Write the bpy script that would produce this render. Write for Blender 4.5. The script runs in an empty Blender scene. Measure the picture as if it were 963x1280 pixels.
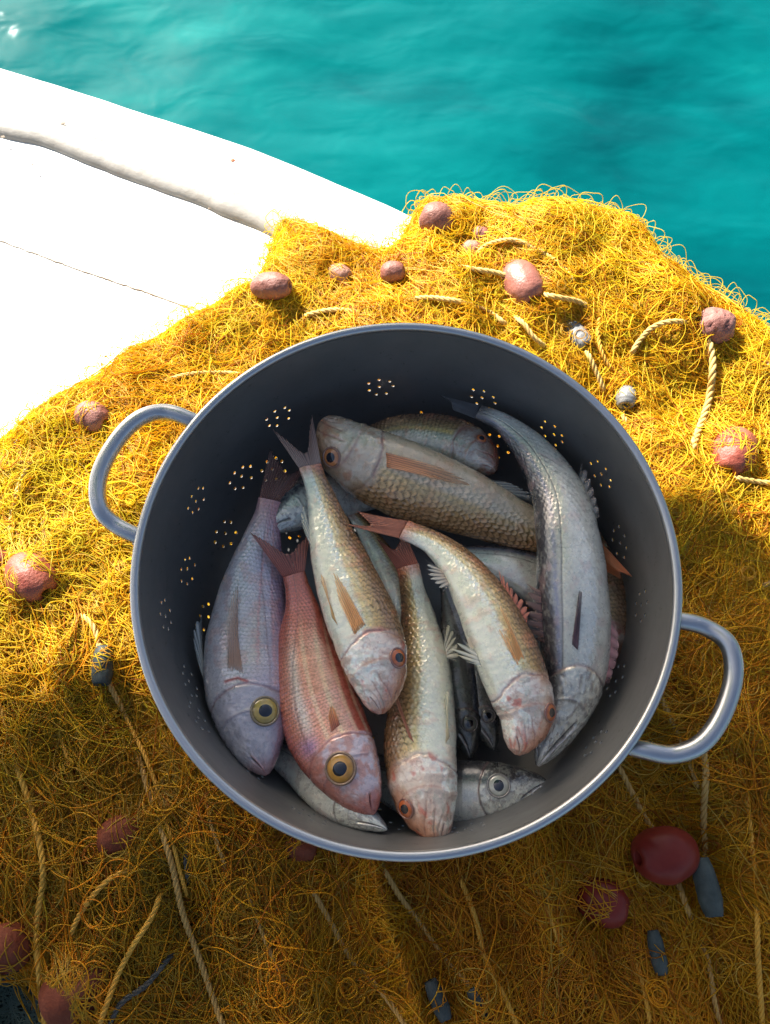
import bpy, math, random
import numpy as np
from mathutils import Vector, Matrix
random.seed(7); rng = np.random.default_rng(11)
R = math.radians
S = bpy.context.scene
C = S.collection

# ------------------------------------------------------------------ camera
CAM = np.array([-0.01369, -0.12454, 0.46912]); TILT = 0.324813; FPX = 924.4
cd = bpy.data.cameras.new('camera'); cam = bpy.data.objects.new('camera', cd); C.objects.link(cam)
cam.location = CAM; cam.rotation_euler = (TILT, 0, 0)
cd.sensor_fit = 'VERTICAL'; cd.sensor_height = 36.0; cd.lens = FPX / 1280 * 36
cd.clip_start = 0.02; cd.clip_end = 4000
S.camera = cam
# ------------------------------------------------------------------ sky and sun
SUN_EL, SUN_AZ = R(34), R(-35)           # azimuth from +Y towards +X
w = bpy.data.worlds.new('World'); S.world = w; w.use_nodes = True
nt = w.node_tree; bg = nt.nodes['Background']
sky = nt.nodes.new('ShaderNodeTexSky'); sky.sky_type = 'NISHITA'; sky.sun_disc = False
sky.sun_elevation = SUN_EL; sky.sun_rotation = SUN_AZ
nt.links.new(sky.outputs[0], bg.inputs[0]); bg.inputs[1].default_value = 0.060; sky.dust_density = 4.0; sky.ozone_density = .4
sl = bpy.data.lights.new('sun', 'SUN'); sl.energy = 5.0; sl.angle = R(0.53); sl.color = (1, 0.955, 0.88)
so = bpy.data.objects.new('sun', sl); C.objects.link(so)
SD = Vector((math.sin(SUN_AZ) * math.cos(SUN_EL), math.cos(SUN_AZ) * math.cos(SUN_EL), math.sin(SUN_EL)))
so.rotation_euler = SD.to_track_quat('Z', 'Y').to_euler()
S.view_settings.view_transform = 'Standard'; S.view_settings.look = 'None'
S.view_settings.gamma = 1; S.view_settings.exposure = 1.75
S.view_settings.use_curve_mapping = False

# ------------------------------------------------------------------ helpers
_fw = np.array([0, math.sin(TILT), -math.cos(TILT)]); _up = np.array([0, math.cos(TILT), math.sin(TILT)])
def at(px, py, z):
    """the place in the scene, at height z, that the picture shows at px, py"""
    px = np.asarray(px, float); py = np.asarray(py, float); z = np.asarray(z, float)
    d = _fw + np.multiply.outer((px - 481.5) / FPX, [1., 0, 0]) - np.multiply.outer((py - 640) / FPX, _up)
    return CAM + d * ((z - CAM[2]) / d[..., 2])[..., None]
def sm(x, a, b):
    t = np.clip((x - a) / (b - a), 0, 1); return t * t * (3 - 2 * t)
_lat = rng.random((32, 32, 32))
def vnoise(p):
    p = np.asarray(p, float); i = np.floor(p).astype(int); f = p - i; f = f * f * (3 - 2 * f)
    o = 0
    for dx in (0, 1):
        for dy in (0, 1):
            for dz in (0, 1):
                wgt = (f[..., 0] if dx else 1 - f[..., 0]) * (f[..., 1] if dy else 1 - f[..., 1]) * (f[..., 2] if dz else 1 - f[..., 2])
                o = o + wgt * _lat[(i[..., 0] + dx) % 32, (i[..., 1] + dy) % 32, (i[..., 2] + dz) % 32]
    return o
def fbm(p, o=4):
    p = np.asarray(p, float); s = 0; a = .5; t = 0
    for k in range(o):
        s = s + a * vnoise(p * 2 ** k + 7.3 * k); t += a; a *= .5
    return s / t
def spline(P, n, ts=None):
    """Catmull-Rom through P at n even steps"""
    P = np.asarray(P, float); P = np.vstack([2 * P[0] - P[1], P, 2 * P[-1] - P[-2]])
    m = len(P) - 3; fine = np.linspace(0, m, 40 * m + 1)[:-1]
    def ev(t):
        i = np.clip(t.astype(int), 0, m - 1); f = (t - i)[:, None]
        a, b, c, d = P[i], P[i + 1], P[i + 2], P[i + 3]
        return .5 * (2 * b + (c - a) * f + (2 * a - 5 * b + 4 * c - d) * f ** 2 + (3 * b - a - 3 * c + d) * f ** 3)
    Q = np.vstack([ev(fine), P[-2]])
    s = np.r_[0, np.cumsum(np.linalg.norm(np.diff(Q, axis=0), axis=1))]
    u = (np.linspace(0, 1, n) if ts is None else ts) * s[-1]
    return np.stack([np.interp(u, s, Q[:, k]) for k in range(3)], 1), s[-1]
def tag(o, label=None, cat=None, group=None, kind=None):
    if label: o['label'] = label
    if cat: o['category'] = cat
    if group: o['group'] = group
    if kind: o['kind'] = kind
    return o
def empty(name, loc=(0, 0, 0)):
    o = bpy.data.objects.new(name, None); C.objects.link(o); o.location = loc; o.empty_display_size = .02; return o
def mesh(name, V, F, mat, parent=None, col=None, smooth=True, solid=0, mats=None, fmat=None):
    """V world positions; F is an (n,3) or (n,4) array, or a list of faces"""
    V = np.asarray(V, float)
    me = bpy.data.meshes.new(name)
    if parent is not None and parent.name in ORI: V = V - ORI[parent.name]
    if isinstance(F, np.ndarray):
        k = F.shape[1]; n = len(F)
        me.vertices.add(len(V)); me.vertices.foreach_set('co', V.astype(np.float32).ravel())
        me.loops.add(n * k); me.loops.foreach_set('vertex_index', F.astype(np.int32).ravel())
        me.polygons.add(n); me.polygons.foreach_set('loop_start', np.arange(0, n * k, k, dtype=np.int32))
        me.update(calc_edges=True)
    else:
        me.from_pydata(V.tolist(), [], F)
    if smooth: me.polygons.foreach_set('use_smooth', np.ones(len(me.polygons), bool))
    if col is not None:
        a = me.color_attributes.new('Col', 'FLOAT_COLOR', 'POINT')
        c = np.asarray(col, float)
        if c.shape[1] == 3: c = np.c_[c, np.ones(len(c))]
        a.data.foreach_set('color', c.astype(np.float32).ravel())
    me.materials.append(mat)
    o = bpy.data.objects.new(name, me); C.objects.link(o)
    if parent is not None: o.parent = parent
    if solid:
        md = o.modifiers.new('thickness', 'SOLIDIFY'); md.thickness = solid; md.offset = 0
    me.update()
    return o
ORI = {}
def thing(name, origin, label, cat, group=None):
    o = empty(name, origin); ORI[o.name] = np.array(origin, float); return tag(o, label, cat, group)
def gridF(n, m, wrap=False):
    i, j = np.meshgrid(np.arange(n - 1), np.arange(m if wrap else m - 1), indexing='ij')
    j2 = (j + 1) % m
    return np.stack([i * m + j, (i + 1) * m + j, (i + 1) * m + j2, i * m + j2], -1).reshape(-1, 4)
def frames(P):
    T = np.gradient(P, axis=0); T /= np.linalg.norm(T, axis=1)[:, None] + 1e-12
    U = np.zeros_like(T); r = np.array([0, 0, 1.]) if abs(T[0, 2]) < .9 else np.array([1., 0, 0])
    u = r - T[0] * (r @ T[0]); U[0] = u / np.linalg.norm(u)
    for k in range(1, len(P)):
        u = U[k - 1] - T[k] * (U[k - 1] @ T[k]); U[k] = u / np.linalg.norm(u)
    return T, U, np.cross(T, U)
def tubeVF(P, r, ns=10, caps=True):
    P = np.asarray(P, float); r = np.broadcast_to(np.asarray(r, float), (len(P),))
    T, U, W = frames(P); a = np.linspace(0, 2 * np.pi, ns, endpoint=False)
    V = P[:, None] + r[:, None, None] * (np.cos(a)[None, :, None] * U[:, None] + np.sin(a)[None, :, None] * W[:, None])
    V = V.reshape(-1, 3); F = gridF(len(P), ns, True)
    return V, F
# node materials
def material(name, **kw):
    m = bpy.data.materials.new(name); m.use_nodes = True
    b = m.node_tree.nodes['Principled BSDF']
    for k, v in kw.items(): b.inputs[k.replace('_', ' ')].default_value = v
    return m, m.node_tree, b
def N(nt, t, **kw):
    n = nt.nodes.new(t)
    for k, v in kw.items():
        if k.startswith('i_'): n.inputs[k[2:].replace('_', ' ')].default_value = v
        else: setattr(n, k, v)
    return n
def ramp(nt, src, stops):
    r = nt.nodes.new('ShaderNodeValToRGB'); nt.links.new(src, r.inputs[0])
    e = r.color_ramp.elements
    while len(e) < len(stops): e.new(.5)
    for x, (p, c) in zip(e, stops): x.position = p; x.color = (*c, 1) if len(c) == 3 else c
    return r.outputs[0]
def noise(nt, scale, detail=5, rough=.6, vec=None, dist=0):
    tc = N(nt, 'ShaderNodeTexCoord'); n = N(nt, 'ShaderNodeTexNoise'); n.inputs['Scale'].default_value = scale
    n.inputs['Detail'].default_value = detail; n.inputs['Roughness'].default_value = rough; n.inputs['Distortion'].default_value = dist
    if vec: 
        mp = N(nt, 'ShaderNodeMapping'); mp.inputs['Scale'].default_value = vec
        nt.links.new(tc.outputs['Object'], mp.inputs[0]); nt.links.new(mp.outputs[0], n.inputs['Vector'])
    else: nt.links.new(tc.outputs['Object'], n.inputs['Vector'])
    return n.outputs['Fac']
def bump(nt, b, h, strength, dist=.001):
    n = N(nt, 'ShaderNodeBump'); n.inputs['Strength'].default_value = strength; n.inputs['Distance'].default_value = dist
    nt.links.new(h, n.inputs['Height']); nt.links.new(n.outputs[0], b.inputs['Normal']); return n
def two_tone(name, c1, c2, scale, rough=.6, bstr=.3, bdist=.001, detail=6, lo=.35, hi=.65, **kw):
    m, nt, b = material(name, Roughness=rough, **kw)
    f = noise(nt, scale, detail)
    nt.links.new(ramp(nt, f, [(lo, c1), (hi, c2)]), b.inputs['Base Color'])
    if bstr: bump(nt, b, noise(nt, scale * 2.2, 6), bstr, bdist)
    return m

# ------------------------------------------------------------------ setting: water
ZW = -0.85
def build_water():
    n, m_ = 420, 420
    # finer rows near the boat, one sheet out to the horizon
    gx = np.sign(np.linspace(-1, 1, n)) * (np.abs(np.linspace(-1, 1, n)) ** 1); gx = np.sinh(gx * 7.5) / np.sinh(7.5) * 1500
    gy = gx + .0
    X, Y = np.meshgrid(gx, gy + 1.2, indexing='ij')
    r = np.hypot(X, Y - 1.2); k = np.exp(-r / 25)
    p = np.stack([X * 1.2 + Y * .5, Y * 2.0 - X * .6, X * 0], -1)
    Z = ZW + k * (.055 * (fbm(p * 1.3, 4) - .5) + .03 * (fbm(p * 3.1 + 9, 3) - .5))
    V = np.stack([X, Y, Z], -1).reshape(-1, 3)
    m, nt, b = material('sea_water', Roughness=.07, IOR=1.33)
    b.inputs['Specular IOR Level'].default_value = .10
    # colour of the water body, with refracted light and highlight wisps painted in
    a = noise(nt, 1.1, 3, .55, (1.0, 2.0, 1), .5); c2 = noise(nt, 4.2, 3, .55, (1, 1.7, 1), .4)
    mx = N(nt, 'ShaderNodeMath', operation='MULTIPLY_ADD'); mx.inputs[1].default_value = .3
    nt.links.new(c2, mx.inputs[0])
    m2 = N(nt, 'ShaderNodeMath', operation='MULTIPLY'); m2.inputs[1].default_value = .7; nt.links.new(a, m2.inputs[0]); nt.links.new(m2.outputs[0], mx.inputs[2])
    nt.links.new(ramp(nt, mx.outputs[0], [(.34, (.0, .052, .062)), (.47, (.0, .088, .095)), (.57, (.0005, .108, .112)), (.66, (.004, .145, .142)), (.76, (.05, .23, .225))]), b.inputs['Base Color'])
    h1 = noise(nt, 2.6, 2, .45, (1, 1.8, 1), .4); h2 = noise(nt, 8, 2, .5, (1, 1.4, 1), .3)
    ad = N(nt, 'ShaderNodeMath', operation='MULTIPLY_ADD'); ad.inputs[1].default_value = .25
    nt.links.new(h2, ad.inputs[0]); nt.links.new(h1, ad.inputs[2])
    bump(nt, b, ad.outputs[0], .36, .06)
    o = mesh('sea_water', V, gridF(n, m_), m); tag(o, kind='structure')
build_water()

# ------------------------------------------------------------------ boat
ZD = -0.205
EDGE = [(-900, -170), (-500, -62), (-200, 20), (0, 79), (90, 106), (184, 137), (299, 174), (359, 197), (399, 214), (480, 248), (527, 270), (620, 312), (740, 362), (860, 414), (963, 460), (1150, 555), (1500, 750), (2100, 1110)]
BEAD = [(-900, -90), (-400, 50), (-150, 110), (0, 155), (60, 168), (100, 182), (165, 209), (249, 238), (319, 267), (349, 281), (400, 303), (479, 325), (560, 356), (700, 420), (963, 560), (1500, 880), (2000, 1200)]
def build_boat():
    bt = thing('boat', (0, 0, ZD), 'white painted wooden boat deck with a grey white moulding beside turquoise water', 'boat')
    m, nt, b = material('white_paint', Roughness=.42)
    f = noise(nt, 9, 7, .7); g = noise(nt, 60, 6, .7)
    c = ramp(nt, f, [(.25, (.80, .79, .76)), (.6, (.86, .85, .83))]); s = ramp(nt, g, [(.28, (.55, .5, .42)), (.36, (1, 1, 1))])
    mx = N(nt, 'ShaderNodeMix', data_type='RGBA', blend_type='MULTIPLY'); mx.inputs[0].default_value = .5
    nt.links.new(c, mx.inputs[6]); nt.links.new(s, mx.inputs[7]); nt.links.new(mx.outputs[2], b.inputs['Base Color'])
    bump(nt, b, noise(nt, 30, 6), .2, .002)
    E, _ = spline(at(*np.array(EDGE, float).T, ZD), 260)
    E[:, 2] = 0; E[:, 1] += .0025 * (fbm(np.c_[E[:, 0] * 30, E[:, 1] * 30, E[:, 0] * 0], 3) - .5)
    T = np.gradient(E, axis=0); T /= np.linalg.norm(T, axis=1)[:, None]; O = np.cross(T, [0, 0, 1.])
    O *= np.sign(O[:, 1].mean()) 
    # section: inner deck -> slight fall -> rounded outer edge -> topsides down to the water
    sec = [(-2.2, -.004), (-1.2, -.002), (-.6, 0), (-.3, 0), (-.16, 0), (-.06, 0), (-.02, -.0005), (-.008, -.002), (-.002, -.006), (0, -.013), (0, -.035), (-.004, -.042), (-.006, -.08), (-.05, -.4), (-.12, -.8)]
    V = []
    for o_, z in sec:
        P = E + O * o_; P = P.copy(); P[:, 2] = ZD + z; V.append(P)
    V = np.array(V).reshape(-1, 3)
    mesh('hull', V, gridF(len(sec), len(E)), m, bt)
    # half round moulding
    B, _ = spline(at(*np.array(BEAD, float).T, ZD), 400); B[:, 2] = ZD
    T = np.gradient(B, axis=0); T /= np.linalg.norm(T, axis=1)[:, None]; W = np.cross([0, 0, 1.], T)
    a = np.linspace(0, np.pi, 13); nn = fbm(np.c_[B[:, 0] * 22, B[:, 1] * 22, B[:, 0] * 0], 4) - .5
    V = B[:, None] + (np.cos(a)[None, :, None] * (.0180 + .005 * nn[:, None, None])) * W[:, None]
    V[..., 2] += np.sin(a)[None] * (.0092 + .004 * nn[:, None])
    m2, nt, b = material('weathered_moulding', Roughness=.6)
    f = noise(nt, 14, 8, .75, (1, 3, 3)); nt.links.new(ramp(nt, f, [(.3, (.12, .10, .08)), (.40, (.25, .23, .20)), (.6, (.33, .31, .28))]), b.inputs['Base Color'])
    bump(nt, b, noise(nt, 60, 6), .5, .002)
    mesh('moulding', V.reshape(-1, 3), gridF(len(B), 13), m2, bt)
    # seam between two deck boards: a narrow raised bead of sealant, worn
    q, _ = spline(at([-300, -100, 0, 90, 170, 240, 330, 520], [205, 268, 301, 334, 361, 386, 425, 520], ZD), 220)
    q[:, 2] = ZD; q[:, :2] += .0012 * (rng.random((220, 2)) - .5)
    m3 = two_tone('seam_filler', (.20, .14, .09), (.6, .55, .48), 70, .8, .2)
    V, F = tubeVF(q, .0009 + .0007 * fbm(np.c_[q[:, :2] * 120, q[:, 0]], 3), 6); mesh('deck_seam', V, F, m3, bt)
    # chips and screw heads
    for px, py, r in [(83, 160, .003), (143, 207, .0014), (325, 252, .004), (264, 267, .0013), (8, 178, .002), (199, 376, .0014), (180, 394, .001), (291, 200, .0026), (45, 212, .0018)]:
        c = at(px, py, ZD)
        k = 14; a = np.linspace(0, 2 * np.pi, k, endpoint=False); rr = r * (1 + .35 * rng.random(k))
        z0 = .008 if (px, py) in [(83, 160), (143, 207), (8, 178), (45, 212), (264, 267)] else 0.0
        V = np.array([[c[0] + rr[i] * math.cos(a[i]), c[1] + .8 * rr[i] * math.sin(a[i]), ZD + z0] for i in range(k)] + [[c[0], c[1], ZD + z0 + .0012]])
        mesh('paint_chip' if px != 291 else 'rust_spot', V, [(i, (i + 1) % k, k) for i in range(k)], m3 if px != 291 else two_tone('rust', (.5, .16, .05), (.35, .1, .04), 80), bt)
build_boat()

# unseen canvas added to cast shade over the colander and the near net
def build_added_awning():
    t = thing('added_awning', (0, 1, 1.6), 'off white canvas sheet on two poles, unseen, added to shade the colander', 'added_awning')
    za = 1.62; k = (za + .145) / math.tan(SUN_EL); sx, sy = math.sin(SUN_AZ) * k, math.cos(SUN_AZ) * k
    edge = [(-1.6, -.33), (-.55, -.13), (-.32, -.075), (-.1, -.02), (.1, .045), (.25, .085), (.34, .045), (.5, .01), (1.6, -.05)]
    P, _ = spline(np.array([(x + sx, y + sy, za) for x, y in edge]), 90)
    V = []
    for j, d in enumerate(np.linspace(0, 1.5, 14)):
        Q = P.copy(); Q[:, 1] -= d; Q[:, 2] += .12 * math.sin(math.pi * j / 13); V.append(Q)
    cm = two_tone('canvas', (.5, .48, .43), (.58, .56, .5), 4, .9, .2)
    mesh('canvas', np.array(V).reshape(-1, 3), gridF(14, 90), cm, t, solid=.003)
    pm, _, _ = material('pole_metal', Base_Color=(.5, .5, .5, 1), Metallic=.9, Roughness=.4)
    for x, yb in ((-1.45, -.25), (1.3, -1.3)):
        V, F = tubeVF(np.array([(x, yb, ZD), (x + .05, .4, .9), (x + .02, 1.3 if x < 0 else 1.3, za + .02)]), .018, 12); mesh('pole', V, F, pm, t)
build_added_awning()

# ------------------------------------------------------------------ the net heap
NB = [(-160, 640), (-60, 585), (0, 552), (50, 520), (95, 492), (140, 462), (180, 436), (230, 408), (280, 378), (322, 352), (338, 325), (342, 296), (352, 276), (385, 288), (420, 302), (450, 316), (482, 322), (503, 305), (515, 278), (530, 264), (570, 266), (610, 274), (650, 276), (690, 278), (730, 286), (775, 296), (805, 320), (830, 345), (862, 366), (905, 392), (935, 414), (963, 434), (1040, 480), (1200, 600), (1300, 900), (1250, 1600), (400, 1700), (120, 1500), (72, 1330), (50, 1262), (20, 1215), (-30, 1180), (-200, 1150)]
NBW = at(*np.array(NB, float).T, ZD + .02)[:, :2]
def bdist(x, y):
    """signed distance to the heap's outline (inside positive) and the outward direction"""
    P = np.stack([x, y], -1); best = np.full(x.shape, 9.); dirv = np.zeros(P.shape); ins = np.zeros(x.shape, bool)
    for k in range(len(NBW)):
        A, B = NBW[k], NBW[(k + 1) % len(NBW)]; AB = B - A
        t = np.clip(((P - A) @ AB) / (AB @ AB), 0, 1); D = P - (A + t[..., None] * AB); d = np.linalg.norm(D, axis=-1)
        m = d < best; best = np.where(m, d, best); dirv = np.where(m[..., None], D / (d[..., None] + 1e-9), dirv)
        c = (A[1] > y) != (B[1] > y); xi = A[0] + (y - A[1]) / (B[1] - A[1] + 1e-12) * (B[0] - A[0]); ins ^= c & (x < xi)
    return np.where(ins, best, -best), np.where(ins[..., None], -dirv, dirv)
BUMPS = []
def net_h(x, y, d=None):
    if d is None: d, _ = bdist(x, y)
    p = np.stack([x, y, x * 0], -1)
    top = -.150 + .044 * (fbm(p * 9 + 3, 3) - .5) + .012 * (fbm(p * 34 + 5, 2) - .5)
    q1 = np.stack([(x * .94 + y * .34) * 16, (-x * .34 + y * .94) * 4.5, x * 0 + 8], -1); top = top + (.018 - .010 * sm(y, -.08, .05)) * (1 - np.abs(2 * fbm(q1, 2) - 1) * 2.2 - .45)
    # a roll of net along the far side, beside the water
    top = top + .018 * sm(y, .16, .3) * sm(x, -.12, .05) - .010 * sm(-y, .2, .4)
    r = np.hypot(x, y); top = np.where(r < .2, np.minimum(top, -.153 + .03 * sm(r, .165, .2)), top)
    for bx, by, br, bh in BUMPS: top = top + bh * np.exp(-((x - bx) ** 2 + (y - by) ** 2) / br ** 2)
    e = np.sqrt(np.clip(d, 0, None) / .06); e = np.clip(e, 0, 1); e = np.sin(e * np.pi / 2)
    return (ZD + .004) + (top - ZD - .004) * e + np.where(d < 0, np.clip(d, -.03, 0) * .1, 0)

# floats and sinkers: (px, py, half length, half width, direction of the cord hole in degrees, lift, kind, label)
FLOATS = [
 (548, 276, 22, 20, 200, .013, 'dusty', 'big round dusty pink net float at the water edge where the white gunwale ends'),
 (600, 296, 14, 12, 20, .0095, 'dusty', 'small brown pink net float just right of the big one at the gunwale end'),
 (589, 312, 13, 11, 10, .0095, 'pale', 'small pale peach net float just below another small float near the gunwale end'),
 (652, 354, 34, 22, 68, .018, 'pink', 'smooth salmon pink oval float standing upright on sunlit net above the colander'),
 (491, 340, 15, 13, 0, .0095, 'dusty', 'small round pink float in sunlit net close below the end of the moulding'),
 (425, 343, 15, 12, 30, .0045, 'pale', 'small pale pink float half covered by net below the moulding'),
 (340, 358, 26, 16, 8, .0095, 'dusty', 'flattened rosy float at the net edge against the white deck'),
 (889, 408, 25, 20, 15, .011, 'cracked', 'cracked and wrinkled pink float on the net rim beside the water at right'),
 (117, 521, 22, 18, 30, .003, 'dusty', 'rosy float wrapped in net beyond the left colander handle'),
 (40, 722, 32, 26, 40, .003, 'red', 'large netted red float near the left picture edge in sunlight'),
 (-3, 702, 13, 16, 80, .0, 'red', 'red float cut off by the left picture edge'),
 (917, 566, 32, 24, 120, .003, 'red', 'reddish float deep in sunlit net to the right of the colander'),
 (960, 462, 12, 11, 0, .0, 'pale', 'small orange pink float at the right picture edge above the others'),
 (155, 1044, 29, 23, 170, .004, 'dark', 'dull brownish red float with one thread across it, lower left of the colander'),
 (8, 1186, 23, 26, 80, .0, 'dark', 'brown red float at the left picture edge near the bottom corner'),
 (105, 1232, 40, 31, 150, -.008, 'dark', 'largest brown float wrapped in many net threads at the bottom left'),
 (832, 1068, 36, 29, 175, .009, 'maroon', 'shiny dark maroon float threaded on a rope at the lower right'),
 (752, 1126, 28, 24, 20, -.004, 'maroon', 'dark maroon float sunk deep under net, left of the shiny one'),
 (962, 1150, 20, 30, 90, -.002, 'maroon', 'dark maroon float cut off by the right picture edge'),
 (368, 1056, 30, 18, 10, -.006, 'dark', 'brown red float buried in net just under the front rim of the colander'),
]
SINKERS = [
 (721, 420, 19, 13, 62, .0095, 'light', 'light grey weathered sinker with a rope end, on sunlit net above the colander'),
 (783, 497, 12, 12, 100, .004, 'light', 'short white grey sinker with rope coming out, just right of the colander rim'),
 (129, 832, 22, 12, 85, .001, 'slate', 'dark slate sinker under net threads left of the colander'),
 (884, 1108, 27, 12, 85, .009, 'blue', 'clear blue grey barrel sinker hanging at a rope end beside the maroon float'),
 (822, 1190, 20, 8, 85, .001, 'blue', 'blue grey sinker seen through net threads below the shiny maroon float'),
 (722, 1228, 16, 6, 60, -.001, 'blue', 'narrow blue sinker deep in the net near the bottom, right of centre'),
 (604, 1258, 20, 9, 55, .0, 'slate', 'slate sinker at the bottom edge at the end of a slanting rope'),
 (548, 1250, 19, 9, 65, .001, 'slate', 'slate sinker at the bottom edge, the one further left of two close together'),
 (917, 1040, 24, 7, 85, -.003, 'blue', 'slim teal grey sinker among threads below the right handle'),
]
ZN = -.146
def place(px, py, lift):
    c = at(px, py, ZN); c[2] = ZN + lift; return at(px, py, c[2])
for f in FLOATS + SINKERS:
    c = at(f[0], f[1], ZN); r = f[3] / 1480
    BUMPS.append((c[0], c[1], r * 1.3, -.004 if f[5] > .003 else .003))
COVER = []
for f in FLOATS + SINKERS:
    c = at(f[0], f[1], ZN + f[5]); k = np.linalg.norm(c - CAM) / FPX
    COVER.append((c, f[2] * k * .98, f[3] * k * .98, R(f[4]), .0 if f[5] >= .009 else .03 if f[5] > .0035 else .06 if f[5] >= .0 else .12 if f[5] > -.007 else .3))

def net_material(name, seed=0):
    m, nt, b = material(name, Roughness=.45)
    a = N(nt, 'ShaderNodeVertexColor', layer_name='Col')
    f = noise(nt, 25, 5, .7); r = ramp(nt, f, [(.3, (.85, .74, .6)), (.55, (1, 1, 1))])
    mx = N(nt, 'ShaderNodeMix', data_type='RGBA', blend_type='MULTIPLY'); mx.inputs[0].default_value = .6
    nt.links.new(a.outputs[0], mx.inputs[6]); nt.links.new(r, mx.inputs[7]); nt.links.new(mx.outputs[2], b.inputs['Base Color'])
    tr = N(nt, 'ShaderNodeBsdfTranslucent'); nt.links.new(mx.outputs[2], tr.inputs[0])
    ms = N(nt, 'ShaderNodeMixShader'); ms.inputs[0].default_value = .5
    nt.links.new(b.outputs[0], ms.inputs[1]); nt.links.new(tr.outputs[0], ms.inputs[2])
    nt.links.new(ms.outputs[0], nt.nodes['Material Output'].inputs[0])
    return m
def strandsVF(P, r, ns=3):
    n, m, _ = P.shape
    T = np.gradient(P, axis=1); T /= np.linalg.norm(T, axis=2)[..., None] + 1e-9
    U = np.cross(T, [0, 0, 1.]); U /= np.linalg.norm(U, axis=2)[..., None] + 1e-9; W = np.cross(U, T)
    a = np.linspace(0, 2 * np.pi, ns, endpoint=False) + np.pi / 2
    V = P[:, :, None] + r[:, None, None, None] * (np.cos(a)[None, None, :, None] * U[:, :, None] + np.sin(a)[None, None, :, None] * W[:, :, None])
    g = gridF(m, ns, True); F = (g[None] + (np.arange(n) * m * ns)[:, None, None]).reshape(-1, 4)
    return V.reshape(-1, 3), F
def in_view(x, y, z=-.15, pad=60):
    d = np.stack([x, y, np.full(x.shape, z)], -1) - CAM; k = d @ _fw
    u = 481.5 + FPX * d[..., 0] / k; v = 640 - FPX * (d @ _up) / k
    return (u > -pad) & (u < 963 + pad) & (v > -pad) & (v < 1280 + pad)
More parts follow.
